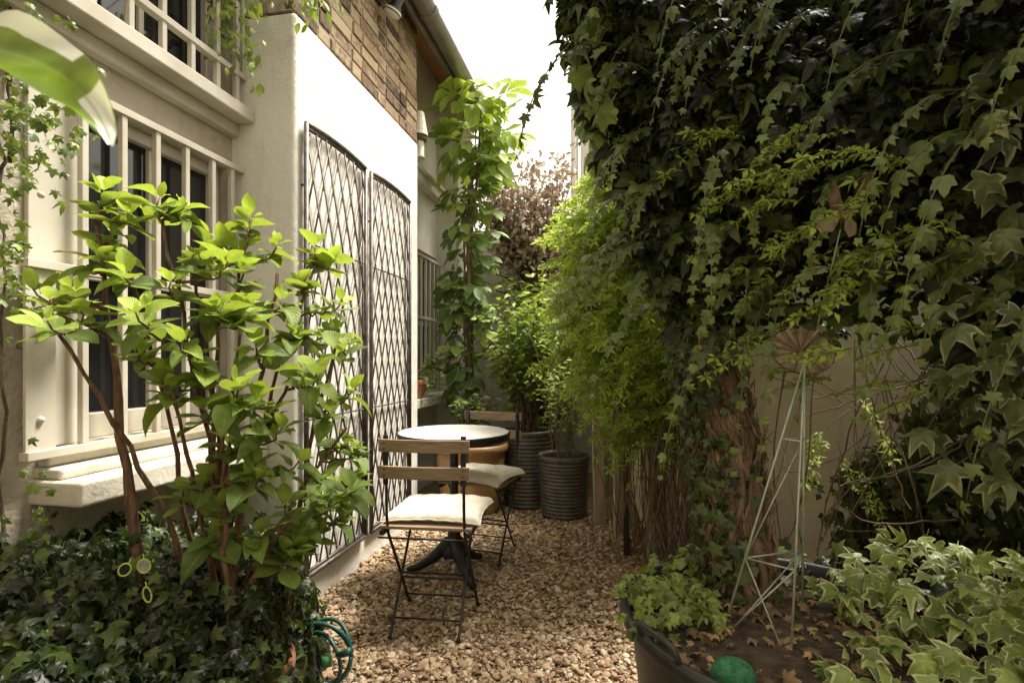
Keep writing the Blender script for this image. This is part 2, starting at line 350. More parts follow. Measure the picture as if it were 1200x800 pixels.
def smooth_noise(P, f, seed=0):
    P = np.asarray(P, float) * f; r = np.random.default_rng(seed); o = 0
    for _ in range(5):
        k = r.normal(0, 1, 3); o = o + np.sin(P @ k + r.uniform(0, 6.3))
    return o / 5
def bez(a, b, c, d, n=10):
    t = np.linspace(0, 1, n)[:, None]; a, b, c, d = map(np.asarray, (a, b, c, d))
    return (1-t)**3*a + 3*(1-t)**2*t*b + 3*(1-t)*t*t*c + t**3*d
def wob(p, s=.01):
    p = np.array(p, float); k = rng.normal(0, s, p.shape); k[0] = 0; k[-1] *= .5; return p + k
G0 = -0.03    # gravel level

# ------------------------------------------------------------------ ground
g = MB().add([(-60,-60,G0-.05),(60,-60,G0-.05),(60,60,G0-.05),(-60,60,G0-.05)], [(0,1,2,3)]); tag(g.build('ground', M['soil']), kind='structure')
xs = np.linspace(-1.75, 1.6, 68); ys = np.linspace(.2, 5.6, 100); V = []; 
for y in ys:
    for x in xs:
        V.append((x, y, G0 - .012 + .012*float(smooth_noise([x, y, 0], 5, 3)) + .02*max(0, (x+.2))))
W_ = len(xs); F = [(j*W_+i, j*W_+i+1, (j+1)*W_+i+1, (j+1)*W_+i) for j in range(len(ys)-1) for i in range(W_-1)]
tag(MB().add(V, F).build('gravel_path', M['gravel_bed'], smooth=True), kind='structure')

def stones(name, n, smin, smax, box, seed, lift):
    bm = bmesh.new(); bmesh.ops.create_icosphere(bm, subdivisions=2, radius=1); bm.verts.ensure_lookup_table()
    BV = np.array([v.co[:] for v in bm.verts]); BF = np.array([[v.index for v in f.verts] for f in bm.faces]); bm.free()
    tm = []
    for k in range(6):
        tm.append(BV * (1 + .22 * smooth_noise(BV, 1.7, seed*10+k) + .08*smooth_noise(BV, 4, seed*10+k+50))[:, None])
    r = np.random.default_rng(seed); x = r.uniform(box[0], box[1], n); y = box[2] + (box[3]-box[2]) * r.uniform(0, 1, n) ** 1.25
    s = smin + (smax - smin) * r.uniform(0, 1, n) ** 3.0; s = s * (1 + .0*y)
    z = G0 - .012 + .012*smooth_noise(np.stack([x, y, 0*x], 1), 5, 3) + .02*np.maximum(0, x+.2) + r.uniform(0, lift, n)
    ax = np.stack([s*r.uniform(.9,1.5,n), s*r.uniform(.75,1.1,n), s*r.uniform(.35,.7,n)], 1)
    a = r.uniform(0, 6.28, n); tl = r.normal(0, .3, (n, 2)); co, si = np.cos(a), np.sin(a)
    allV = np.zeros((n, len(BV), 3))
    for k in range(6):
        idx = np.arange(k, n, 6); L = tm[k][None] * ax[idx][:, None, :]
        L[:, :, 2] += L[:, :, 0]*tl[idx, 0][:, None] + L[:, :, 1]*tl[idx, 1][:, None]
        allV[idx] = np.stack([L[:,:,0]*co[idx][:,None]-L[:,:,1]*si[idx][:,None]+x[idx][:,None], L[:,:,0]*si[idx][:,None]+L[:,:,1]*co[idx][:,None]+y[idx][:,None], L[:,:,2]+z[idx][:,None]], 2)
    faces = (BF[None] + (np.arange(n)*len(BV))[:, None, None]).reshape(-1, 3).astype(np.int32)
    me = bpy.data.meshes.new(name); me.vertices.add(n*len(BV)); me.vertices.foreach_set('co', allV.astype(np.float32).ravel())
    me.loops.add(len(faces)*3); me.polygons.add(len(faces)); me.loops.foreach_set('vertex_index', faces.ravel())
    me.polygons.foreach_set('loop_start', np.arange(0, len(faces)*3, 3, dtype=np.int32)); me.polygons.foreach_set('use_smooth', np.ones(len(faces), bool)); me.update(calc_edges=True)
    c = np.repeat(np.clip(r.beta(2.2, 2.0, n), 0, 1)[:, None], len(BV), 1); c4 = np.repeat(c[:, :, None], 4, 2).astype(np.float32)
    me.attributes.new('tint', 'FLOAT_COLOR', 'POINT').data.foreach_set('color', c4.ravel())
    me.materials.append(M['stone']); o = bpy.data.objects.new(name, me); COL.objects.link(o); return o
tag(stones('gravel', 56000, .0040, .0165, (-1.42, .75, 1.25, 4.6), 1, .014), 'loose tan and brown gravel stones covering the courtyard path', 'gravel', kind='stuff')

# ------------------------------------------------------------------ house on the left
house = thing('house', 'white rendered house with brick upper courses, barred windows and grey gutter', 'house', (-1.74, 2.2, 0))
HM = Matrix.Translation((1.74, -2.2, 0))
def hb(mb, name, mat, parent=house, **k):
    mb.xf(HM) if parent is house else None
    return mb.build(name, mat, parent, **k)
def grid_wall(x0, x1, y0, y1, z0, z1, holes):
    m = MB(); yc = sorted({y0, y1, *[h[0] for h in holes], *[h[1] for h in holes]}); zc = sorted({z0, z1, *[h[2] for h in holes], *[h[3] for h in holes]})
    for a, b in zip(yc, yc[1:]):
        solid = []
        for c, d in zip(zc, zc[1:]):
            if any(h[0] <= (a+b)/2 <= h[1] and h[2] <= (c+d)/2 <= h[3] for h in holes): continue
            if solid and solid[-1][1] == c: solid[-1][1] = d
            else: solid.append([c, d])
        for c, d in solid: m.box((x0, a, c), (x1, b, d))
    return m
LW = (1.40, 2.16, .86, 2.0); UW = (1.0, 2.15, 2.27, 3.35); FW = (4.15, 5.08, .80, 2.12)
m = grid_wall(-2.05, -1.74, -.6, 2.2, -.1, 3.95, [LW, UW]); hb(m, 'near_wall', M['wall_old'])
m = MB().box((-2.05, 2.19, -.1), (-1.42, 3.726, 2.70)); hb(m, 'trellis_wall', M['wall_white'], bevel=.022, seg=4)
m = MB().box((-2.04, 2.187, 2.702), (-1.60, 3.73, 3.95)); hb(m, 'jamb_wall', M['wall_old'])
m = grid_wall(-2.05, -1.74, 3.728, 5.08, -.1, 4.2, [FW]); hb(m, 'far_wall', M['wall_white'])
m = MB().box((-2.05, 5.082, -.1), (-1.52, 5.62, 3.72)); hb(m, 'pier', M['wall_white'], bevel=.01)
m = MB().box((-2.05, 5.084, 3.722), (-1.62, 5.615, 3.93)); hb(m, 'pier_head', M['wall_white'])
m = MB().box((-1.738, 3.9, 2.66), (-1.65, 5.07, 2.74)); m.box((-1.738, 3.9, 2.742), (-1.62, 5.075, 2.77)); hb(m, 'string_course', M['sill'], bevel=.006)
m = MB().box((-2.05, -2.5, -.1), (3.2, -2.2, 4.2)); hb(m, 'added_rear_wall', M['wall_old'])  # unseen wall behind the camera, added to darken surfaces facing it
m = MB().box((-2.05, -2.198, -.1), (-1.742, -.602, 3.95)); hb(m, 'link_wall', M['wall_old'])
# brick courses
m = MB().box((-1.598, 2.188, 2.704), (-1.4345, 3.726, 3.52)); hb(m, 'mortar_bed', M['mortar'])
bb = MB(); r_ = random.Random(4); z = 2.708; row = 0
while z < 3.50:
    y = 2.188 - (.11 if row % 2 else 0); k = 0
    while y < 3.72:
        L = (.102 if (k + row) % 2 else .208) + r_.uniform(-.006,.006)
        a, b = max(y, 2.188), min(y + L, 3.724)
        if b - a > .02:
            bb.cur = r_.random(); j = lambda: r_.uniform(-.004, .004)
            p0 = len(bb.v); px = -1.4275 + r_.uniform(-.004, .006)
            bb.box((-1.47, a+j()*.5, z+j()*.5), (px, b+j()*.3, z+.064+j()*.5))
        y += L + .011; k += 1
    z += .077; row += 1
hb(bb, 'brickwork', M['brick'], bevel=.006, seg=2)
# far jamb brick return + roof
rf = MB()
def slopez(x, top=0): return 3.45 + (-1.265 - x) * .86 + top
for (ya, yb) in ((-.6, 5.62),):
    rf.add([(-1.235,ya,slopez(-1.235)+.06),(-3.2,ya,slopez(-3.2)+.06),(-3.2,yb,slopez(-3.2)+.06),(-1.235,yb,slopez(-1.235)+.06),
            (-1.235,ya,slopez(-1.235)+.11),(-3.2,ya,slopez(-3.2)+.11),(-3.2,yb,slopez(-3.2)+.11),(-1.235,yb,slopez(-1.235)+.11)],
           [(0,1,2,3),(4,5,6,7),(0,4,5,1),(3,2,6,7),(0,3,7,4)])
hb(rf, 'roof', M['slate'])
m = MB(); m.add([(-1.305,-.6,slopez(-1.305)+.03),(-1.76,-.6,slopez(-1.76)+.03),(-1.76,5.6,slopez(-1.76)+.03),(-1.305,5.6,slopez(-1.305)+.03),
                 (-1.305,-.6,slopez(-1.305)+.055),(-1.76,-.6,slopez(-1.76)+.055),(-1.76,5.6,slopez(-1.76)+.055),(-1.305,5.6,slopez(-1.305)+.055)],
                [(0,1,2,3),(4,5,6,7),(0,4,5,1),(3,2,6,7),(0,3,7,4),(1,2,6,5)])
hb(m, 'soffit', M['soffit'])
m = MB().box((-1.325, -.6, 3.40), (-1.303, 5.6, 3.53)); hb(m, 'fascia', M['gutter'])
# half-round gutter
prof = [(math.cos(a)*.066, math.sin(a)*.066) for a in np.linspace(math.pi, 2*math.pi, 13)]
prof = prof + [(x*.92, y*.92) for x, y in prof[::-1]]
vsl = [(-1.240 + px, y, 3.475 + pz) for y in (-.6, 5.45) for px, pz in prof]; n = len(prof)
gut = MB().add(vsl, [(k, (k+1) % n, n+(k+1) % n, n+k) for k in range(n)] + [tuple(range(n)), tuple(range(n, 2*n))[::-1]])
gut = hb(gut, 'gutter', M['gutter'])
for yy in (1.6, 3.4, 4.75):
    prof2 = [(math.cos(a)*.072, math.sin(a)*.072) for a in np.linspace(math.pi, 2*math.pi, 13)]; prof2 = prof2 + [(x*.9, y*.9) for x, y in prof2[::-1]]
    vsl = [(-1.240+px, y, 3.475+pz) for y in (yy, yy+.06) for px, pz in prof2]
    b_ = MB().add(vsl, [(k, (k+1) % n, n+(k+1) % n, n+k) for k in range(n)] + [tuple(range(n)), tuple(range(n, 2*n))[::-1]])
    b_.xf(HM).build('gutter_bracket', M['gutter'], gut)
m = MB().tube([(-1.24,5.30,3.44),(-1.24,5.30,3.34),(-1.28,5.32,3.28),(-1.42,5.34,3.20),(-1.47,5.34,3.12),(-1.47,5.34,0)], .034, 12); hb(m, 'downpipe', M['gutter'], smooth=True)

def window(y0, y1, z0, z1, xf_, mid, verts_, label=None):
    """frame set in the wall with a pane behind"""
    fr = MB(); t_ = .05
    fr.box((xf_-.05, y0, z0), (xf_, y0+t_, z1)); fr.box((xf_-.05, y1-t_, z0), (xf_, y1, z1))
    fr.box((xf_-.05, y0+t_, z1-t_), (xf_, y1-t_, z1)); fr.box((xf_-.05, y0+t_, z0), (xf_+.004, y1-t_, z0+.085))
    if mid: fr.box((xf_-.045, y0+t_, mid), (xf_-.006, y1-t_, mid+.035))
    for v in verts_: fr.box((xf_-.04, v-.012, z0+.085), (xf_-.012, v+.012, z1-t_))
    wn = fr.xf(HM).build('window', M['paint'], house, bevel=.004)
    p = MB().box((xf_-.036, y0+.02, z0+.03), (xf_-.028, y1-.02, z1-.02)); p.xf(HM).build('pane', M['pane'], wn)
    return wn
window(1.44, 2.15, .86, 2.0, -1.775, 1.405, [1.80])
wl = MB().box((-1.80, 1.395, .86), (-1.742, 1.44, 2.0)); wl.box((-1.739, 1.30, .86), (-1.722, 1.455, 2.02)); hb(wl, 'window_casing', M['paint'], bevel=.003)
window(1.0, 2.15, 2.29, 3.35, -1.80, 2.8, [1.40, 1.78])
window(4.15, 5.08, .82, 2.12, -1.80, 1.45, [4.45, 4.76])
# sills
m = MB().box((-1.76, 1.315, .69), (-1.55, 2.188, .765)); m.box((-1.76, 1.33, .7655), (-1.64, 2.188, .80)); m.box((-1.76, 1.34, .8005), (-1.70, 2.188, .845)); hb(m, 'window_sill', M['sill'], bevel=.01, seg=3)
m = MB().box((-1.76, .6, 2.205), (-1.62, 2.186, 2.262)); m.box((-1.76, .6, 2.150), (-1.70, 2.186, 2.204)); hb(m, 'window_sill', M['paint'], bevel=.005)
m = MB().box((-1.76, 3.73, .745), (-1.50, 5.079, .82)); hb(m, 'window_sill', M['sill'], bevel=.008)
# window guards: part of the house, every bar one sub-mesh of the guard
def guard(x, y0, y1, zs, bars, zb, zt, plate=True, w_=.022):
    f = MB()
    for z in zs: f.box((x-.016, y0, z-.013), (x+.018, y1, z+.013))
    f.box((x-.008, y1-.012, zs[0]+.0135), (x+.010, y1-.001, zs[-1]-.0135))
    gd = f.xf(HM).build('window_guard', M['paint'], house, bevel=.002)
    for b in bars:
        MB().box((x-.010, b-w_/2, zb), (x+.012, b+w_/2, zt)).xf(HM).build('bar', M['paint'], gd, bevel=.003)
    if plate:
        q = MB().box((x-.006, y0+.004, zs[0]+.0135), (x+.004, y0+.09, zs[-1]-.0135)); q.xf(HM).build('side_plate', M['paint'], gd)
        for z in (.95, 1.62):
            MB().lathe([(0,.011),(.007,.010),(.010,.005),(.0105,0)], n=10).xf(Matrix.Translation((x+.004, y0+.045, z)) @ Matrix.Rotation(R(90), 4, 'Y')).xf(HM).build('bolt', M['paint'], gd, smooth=True)
    return gd
guard(-1.69, 1.262, 2.186, (.846, 1.413), [1.44,1.582,1.722,1.862,2.005,2.12], .859, 1.98, True)
tp = MB().box((-1.708, 1.43, 1.978), (-1.672, 2.186, 2.004)); hb(tp, 'guard_top_rail', M['paint'], bevel=.002)
guard(-1.68, .6, 2.186, (2.415, 3.2), [.9,1.04,1.18,1.32,1.46,1.60,1.74,1.88,2.02,2.14], 2.265, 3.2, False)
guard(-1.70, 4.12, 5.078, (1.03, 1.50, 2.05), [4.2,4.31,4.42,4.53,4.64,4.75,4.86,4.97,5.05], .822, 2.05, False, .02)

# floodlight on the brickwork
fl = thing('wall_floodlight', 'small dark wall floodlight with round silvery lens above the brick courses', 'wall light', (-1.428, 3.06, 3.335))
MB().box((0, -.03, -.04), (.02, .03, .04)).build('mounting_plate', M['black'], fl, bevel=.004)
Md = Matrix.Translation((.115, .02, -.045)) @ Matrix.Rotation(R(28), 4, 'Y')
MB().tube([(.015,0,0),(.06,0,.02),(.105,.015,.0)], .009, 8).build('arm', M['black'], fl, smooth=True)
MB().lathe([(.0,.07),(.026,.07),(.030,.055),(.033,-.005),(.052,-.045),(.055,-.06),(.050,-.058)], n=24).xf(Md).build('lamp_body', M['black'], fl, smooth=True)
MB().lathe([(.0,-.082),(.025,-.079),(.048,-.068),(.054,-.052),(.052,-.04)], n=24).xf(Md).build('lens', M['bulb'], fl, smooth=True)

# white vent pipe with crusted collar in the recess
vp = thing('vent_pipe', 'white vertical outlet pipe with crusty dark collar at the brick corner', 'pipe', (-1.436, 3.80, 2.62))
MB().lathe([(.030,.015),(.036,0),(.036,.02),(.033,.025),(.033,.16),(.033,.30)], n=20).build('pipe', M['paint'], vp, smooth=True)
MB().lathe([(.034,.13),(.052,.135),(.056,.15),(.05,.165),(.034,.17)], n=20).build('collar', M['bark_dark'], vp, smooth=True)
cr = MB()
for k in range(5): cr.lathe([(.062-.006*k,.172+.035*k),(.056-.006*k,.205+.035*k),(.03,.207+.035*k)], n=16)
cr.build('hood', M['sill'], vp)
MB().box((-.30,-.012,.22),(-.03,.012,.245)).build('bracket', M['paint'], vp)

# ------------------------------------------------------------------ garden walls
def wall_run(name, pts, z1, th, mat, label, cat='wall', cap=None):
    m = MB()
    P = [Vector((x, y, 0)) for x, y in pts]; ns = []
    for i in range(len(P)):
        d = (P[min(i+1, len(P)-1)] - P[max(i-1, 0)]).normalized(); ns.append(Vector((d.y, -d.x, 0)))
    V = []
    for p, q in zip(P, ns):
        for off, z in ((0,-.2),(0,z1),(-th,z1),(-th,-.2)): V.append((p.x + q.x*off, p.y + q.y*off, z))
    F = [(4*i+k, 4*i+(k+1) % 4, 4*i+4+(k+1) % 4, 4*i+4+k) for i in range(len(P)-1) for k in range(4)] + [(0,1,2,3), (len(V)-4, len(V)-3, len(V)-2, len(V)-1)]
    m.add(V, F); o = m.build(name, mat); tag(o, label, cat); return o
# back wall
bw = thing('garden_wall', 'pale rendered wall closing the far end of the courtyard behind the shrubs', 'wall', (-1.0, 5.62, 0))
MB().box((-1.2, 0, -.2), (1.0, .2, 2.42)).build('wall_face', M['wall_white'], bw, bevel=.01)
cp = MB(); rr = random.Random(2)
for k in range(10):
    cp.cur = rr.random(); cp.box((-1.2+.215*k, -.03, 2.423), (-1.2+.215*k+.205, .23, 2.49))
cp.build('brick_coping', M['brick'], bw, bevel=.006)
wall_run('boundary_wall', [(-.20,5.60),(-.02,4.6),(.10,3.95),(.30,3.52),(.62,3.2),(1.2,2.75),(1.9,2.15),(2.4,1.2),(2.4,-.6)], 2.0, .2, M['wall_right'], 'stained grey rendered wall behind the ivy trunk and wire obelisk')
# house beyond
nb = thing('neighbour_house', 'distant pale house with red brick gable glimpsed through leaves above the back wall', 'house', (-.5, 8, 0))
MB().box((-.02, 0, 0), (5, 3, 5.35)).build('wall', M['wall_white'], nb)
gb = MB(); rr = random.Random(9)
for r0 in range(24):
    for c0 in range(9):
        gb.cur = rr.random(); y0 = 5.36 + r0*.078; x0 = .0 + c0*.225 - (.11 if r0 % 2 else 0)
        gb.box((x0, -.04, y0), (x0+.214, .1, y0+.067))
gb.build('brick_gable', M['brick'], nb)
MB().box((.0, -.03, 5.35), (2.1, .8, 7.25)).build('gable_core', M['mortar'], nb)
MB().tube([(-.10,-.06,0),(-.10,-.06,5.6)], .055, 12).build('downpipe', M['paint'], nb, smooth=True)

# timber boards, black post by the boundary
def board(x, y, w_, h, rz, lean, label, mat=M['wood_pale']):
    o = MB().box((-w_/2, -.012, 0), (w_/2, .012, h)).build('wooden_board', mat, bevel=.004)
    o.location = (x, y, G0); o.rotation_euler = (R(-lean), R(2), R(rz)); tag(o, label, 'board', 'boards leaning on the boundary'); return o
board(-.115, 3.86, .085, .82, 28, 7, 'narrow pale wooden board leaning right beside the ribbed planter')
board(.045, 3.68, .14, 1.15, 35, 4, 'wide pale wooden board between the narrow board and the black post')
po = MB(); po.box((-.017,-.017,0),(.017,.017,1.25)); po.lathe([(.026,1.25),(.026,1.265),(.0,1.285)], n=12)
po = po.build('metal_post', M['black']); po.location = (.06, 3.25, G0); tag(po, 'thin square black post standing under the jasmine', 'post')
board(.27, 3.30, .26, .95, 48, 2, 'broad grey board low behind the jasmine stems right of the black post', M['wall_right'])

# ------------------------------------------------------------------ trellises
def trellis(y0, y1, label):
    T = thing('wall_trellis', label, 'trellis', (-1.42, (y0+y1)/2, .13), 0, 'metal trellises on the white wall')
    hw = (y1-y0)/2; top = 2.08
    def arch(y): return top + .018 * max(0, 1 - (y/hw)**2)
    f = MB()
    for x, r_, ins in ((.026, .012, 0), (.018, .008, .018)):
        f.tube([(x, -hw+ins, 0), (x, -hw+ins, top)], r_, 8); f.tube([(x, hw-ins, 0), (x, hw-ins, top)], r_, 8)
        f.tube([(x, y, arch(y/(1-ins)) - ins) for y in np.linspace(-hw+ins, hw-ins, 13)], r_, 8)
        f.tube([(x, -hw+ins, ins), (x, hw-ins, ins)], r_, 8)
    for yy in (-hw, hw): f.lathe([(0,.012),(.010,.009),(.0105,0)], (.026, yy, top), 8)
    f.build('frame', M['iron'], T, smooth=True)
    l = MB(); sl = 3.1
    for sgn, x in ((1, .017), (-1, .024)):
        c = -8.0
        while c < 8:
            # line z = sgn*sl*y + c clipped to the frame
            pts = []
            ysamp = np.linspace(-hw+.008, hw-.008, 61); seg = [(y, sgn*sl*y + c) for y in ysamp if .01 < sgn*sl*y + c < arch(y) - .012]
            if len(seg) > 2: l.tube([(x, seg[0][0], seg[0][1]), (x, seg[-1][0], seg[-1][1])], .0046, 6)
            c += .285
    l.build('lattice', M['iron'], T, smooth=True)
    for z in (.72, 1.54):
        MB().tube([(.021, -hw, z), (.021, hw, z)], .005, 6).build('crossbar', M['iron'], T, smooth=True)
    for (yy, z) in ((-hw, .35), (-hw, 1.8), (hw, .35), (hw, 1.8)):
        MB().tube([(.0, yy, z), (.026, yy, z)], .005, 6).build('wall_fixing', M['iron'], T, smooth=True)
    return T
trellis(2.240, 2.835, 'arched diamond lattice metal trellis nearer the barred window')
trellis(2.905, 3.500, 'arched diamond lattice metal trellis nearer the far corner behind the table')

# ------------------------------------------------------------------ table, chairs, cushions
tb = thing('bistro_table', 'round white bistro table with dark rim on a black cast iron pedestal', 'table', (-.862, 2.80, G0))
MB().lathe([(0,.772),(.292,.772),(.2985,.769),(.2985,.760),(0,.758)], n=72).build('tabletop', M['tabletop'], tb, smooth='auto')
MB().lathe([(.2990,.752),(.3035,.752),(.3055,.762),(.3035,.7700),(.2995,.7705)], n=72).build('rim', M['black'], tb, smooth=True)
MB().lathe([(0,.7575),(.300,.7575),(.302,.750),(.302,.738),(.298,.732),(.26,.728),(0,.728)], n=72).build('underside', M['black'], tb, smooth=True)
MB().lathe([(.13,.727),(.12,.715),(.03,.70),(.024,.66),(.022,.45),(.026,.40),(.024,.36),(.030,.28),(.036,.20),(.050,.15),(.070,.12),(.06,.10)], n=24).build('pedestal', M['black'], tb, smooth=True)
for k in range(3):
    a = R(70 + 120*k); d_ = np.array([math.cos(a), math.sin(a), 0])
    P = [d_*q + np.array([0,0,zz]) for q, zz in ((.02,.17),(.07,.125),(.13,.075),(.20,.035),(.25,.018))]
    MB().tube(P, [.042,.036,.027,.02,.018], 10).build('foot', M['black'], tb, smooth=True)

def chair(loc, rz, label):
    """folding bistro chair, faces +Y; origin between the rear feet"""
    C = thing('folding_chair', label, 'chair', loc, rz, 'folding bistro chairs')
    hw = .165
    for s in (-1, 1):
        # back upright runs down to the front foot
        up = MB().tube([(s*hw, .015, .835), (s*hw, .02, .62), (s*hw, .026, .50), (s*hw, .045, .425), (s*hw, .19, .22), (s*hw, .325, .02)], .0065, 8)
        up.tube([(s*hw,.325,.02),(s*hw,.345,.008)], .010, 8)
        up.build('upright', M['black'], C, smooth=True)
        fl_ = MB().box((s*hw-.011, .008, .64), (s*hw+.011, .016, .845)); fl_.build('back_plate', M['black'], C, bevel=.002)
        xl = (hw - .02)
        MB().tube([(s*xl, .34, .445), (s*xl, .20, .26), (s*xl, .02, .02), (s*xl, .0, .008)], [.006,.006,.006,.010], 8).build('leg', M['black'], C, smooth=True)
        MB().box((s*.185-.009, .015, .425), (s*.185+.009, .385, .447)).build('seat_rail', M['black'], C, bevel=.002)
    for (y, z, h2) in ((.30,.062,hw),(.215,.195,hw),(.055,.067,hw-.02),(.155,.20,hw-.02),(.02,.415,.2)):
        MB().tube([(-h2,y,z),(h2,y,z)], .0045, 8).build('crossbar', M['black'], C, smooth=True)
    for z in (.668, .778):
        sl = MB(); n = 9
        for i in range(n):      # gently curved slat
            pass
        ysf = lambda x: -.004 - .016*(1-(x/.192)**2)
        V = []; xs_ = np.linspace(-.192, .192, 13)
        for x in xs_: V += [(x, ysf(x), z), (x, ysf(x)+.013, z), (x, ysf(x)+.013, z+.052), (x, ysf(x), z+.052)]
        F = [(4*i+k, 4*i+(k+1) % 4, 4*i+4+(k+1) % 4, 4*i+4+k) for i in range(12) for k in range(4)] + [(0,1,2,3), (48,49,50,51)]
        sl.add(V, F); slo = sl.build('back_slat', M['wood'], C, bevel=.0025)
        for s in (-1, 1):
            for dz in (.014, .038):
                sc_ = MB(); sc_.lathe([(0,.003),(.004,.002),(.0045,0)], (0,0,0), 8)
                k0 = len(sc_.v) - 24
                for i in range(k0, len(sc_.v)):
                    p = sc_.v[i]; sc_.v[i] = (s*hw + p[0], ysf(s*hw) - p[2], z + dz + p[1])
                sc_.build('screw', M['iron'], slo)
    for k in range(5):
        y = .03 + k*.072
        MB().box((-.195, y, .4475), (.195, y+.058, .461)).build('seat_slat', M['wood'], C, bevel=.002)
    return C
c1 = chair((-.778, 2.10, G0), R(4), 'folding wood and black metal chair nearest the camera, seen from behind')
c2 = chair((-.762, 3.30, G0), R(180 - 8), 'folding wood and black metal chair tucked in on the far side of the table')

def cushion(name, loc, rz, w_, d_, label, tuft, seed):
    n = 40; V = []; rr = np.random.default_rng(seed)
    U, W = np.meshgrid(np.linspace(-1, 1, n), np.linspace(-1, 1, n)); 
    edge = np.clip(1 - np.maximum(abs(U), abs(W)) ** 5, 0, 1) ** .5
    round_ = np.clip(1 - (np.abs(U*W)) ** 3 * .25, 0, 1)
    px = U * w_/2 * (1 - .07*(1-W*W) * (np.abs(U) > .0)) ; py = W * d_/2 * (1 - .07*(1-U*U))
    th = .037 * edge * (1 - .15*smooth_noise(np.stack([U*2, W*2, 0*U], -1), 1.5, seed))
    for tu, tw in tuft: th = th - .018*np.exp(-((U-tu)**2 + (W-tw)**2)/.012) * edge
    wr = .007*smooth_noise(np.stack([U*4, W*4, 0*U], -1), 2.8, seed+1) * edge
    rip = .0022*smooth_noise(np.stack([U*6, W*6, 0*U], -1), 2, seed+9)*2 * np.clip(np.maximum(abs(U), abs(W))*3-2, 0, 1)
    droop = -.012*np.clip(np.abs(U*W), 0, 1)**2
    top = np.stack([px, py, th + wr + rip + .02 + droop], -1).reshape(-1, 3); bot = np.stack([px, py, -th*.45 + rip + .018 + droop], -1).reshape(-1, 3)
    F = []; 
    for j in range(n-1):
        for i in range(n-1):
            a = j*n+i; F.append((a, a+1, a+n+1, a+n)); F.append((a+n*n, a+n+n*n, a+n+1+n*n, a+1+n*n))
    ring = [i for i in range(n)] + [j*n+n-1 for j in range(1, n)] + [(n-1)*n+i for i in range(n-2, -1, -1)] + [j*n for j in range(n-2, 0, -1)]
    for a, b in zip(ring, ring[1:]+ring[:1]): F.append((a, a+n*n, b+n*n, b))
    o = MB().add(list(map(tuple, top)) + list(map(tuple, bot)), F).build(name, M['cushion'], smooth=True)
    tag(o, label, 'cushion', 'cream seat cushions')
    pts = [(top[i] + bot[i]) / 2 for i in ring]; MB().tube(pts + [pts[0]], .0028, 6, cap=False).build('piping', M['cushion'], o, smooth=True)
    for tu, tw in tuft:
        i = int(round((tw+1)/2*(n-1)))*n + int(round((tu+1)/2*(n-1))); MB().lathe([(0,.004),(.005,.003),(.007,0)], tuple(top[i]), 10).build('tuft', M['cushion'], o, smooth=True)
    o.location = loc; o.rotation_euler = (0, 0, rz); return o
T4 = [(-.45,-.45),(.45,-.45),(-.45,.45),(.45,.45)]
cushion('seat_cushion', (-.782, 2.10+.238, G0+.464), R(4), .43, .37, 'cream tufted cushion on the chair nearest the camera', T4, 3)
cushion('seat_cushion', (-.79, 3.08, G0+.464), R(180-13), .42, .39, 'cream tufted cushion on the far chair beside the ochre pot', T4, 5)

# ------------------------------------------------------------------ pots
def soil_disc(r, z, parent): return MB().lathe([(r,z-.03),(r,z),(r*.5,z+.006),(0,z+.01)], n=28).build('soil', M['soil'], parent, smooth=True)
def ribbed(loc, r, h, n, label):
    P = thing('ribbed_planter', label, 'planter', loc, 0, 'ribbed brown planters'); prof = [(0, .0), (r*.90, .0)]
    for i in range(n * 6 + 1):
        t_ = i / (n*6); prof.append((r*(.90+.10*t_) + .0055*math.sin(2*math.pi*i/6), .012 + (h-.05)*t_))
    prof += [(r*1.03, h-.035), (r*1.045, h-.028), (r*1.045, h-.004), (r*1.03, h), (r*.98, h), (r*.96, h-.02), (r*.95, h-.06)]
    MB().lathe(prof, n=56).build('pot', M['planter'], P, smooth=True); soil_disc(r*.955, h-.05, P); return P
ribbed((-.70, 4.27, G0), .205, .60, 18, 'tall ribbed brown planter left of the shorter ribbed one')
ribbed((-.385, 4.03, G0), .185, .45, 15, 'shorter ribbed brown planter in front of the leaning boards')
op = thing('ochre_pot', 'wide smooth ochre glazed pot behind the bistro table', 'pot', (-1.10, 4.02, G0))
MB().lathe([(0,0),(.20,0),(.215,.02),(.245,.20),(.262,.40),(.262,.455),(.285,.465),(.292,.485),(.290,.51),(.278,.522),(.262,.518),(.255,.49),(.25,.44)], n=56).build('pot', M['ochre'], op, smooth=True); soil_disc(.252, .47, op)
tp_ = thing('terracotta_pot', 'small terracotta pot on the far window sill', 'pot', (-1.56, 4.06, .822))
MB().lathe([(0,0),(.052,0),(.055,.005),(.073,.105),(.083,.106),(.085,.112),(.087,.142),(.084,.146),(.077,.145),(.072,.115)], n=32).build('pot', M['terracotta'], tp_, smooth='auto'); soil_disc(.073, .13, tp_)
tp2 = thing('terracotta_pot', 'large terracotta pot buried in dark ivy under the hydrangea', 'pot', (-1.12, 1.40, G0-.06))
MB().lathe([(0,0),(.11,0),(.115,.01),(.155,.26),(.175,.262),(.18,.275),(.182,.32),(.176,.328),(.162,.325),(.155,.28)], n=40).build('pot', M['terracotta'], tp2, smooth=True); soil_disc(.157, .29, tp2)

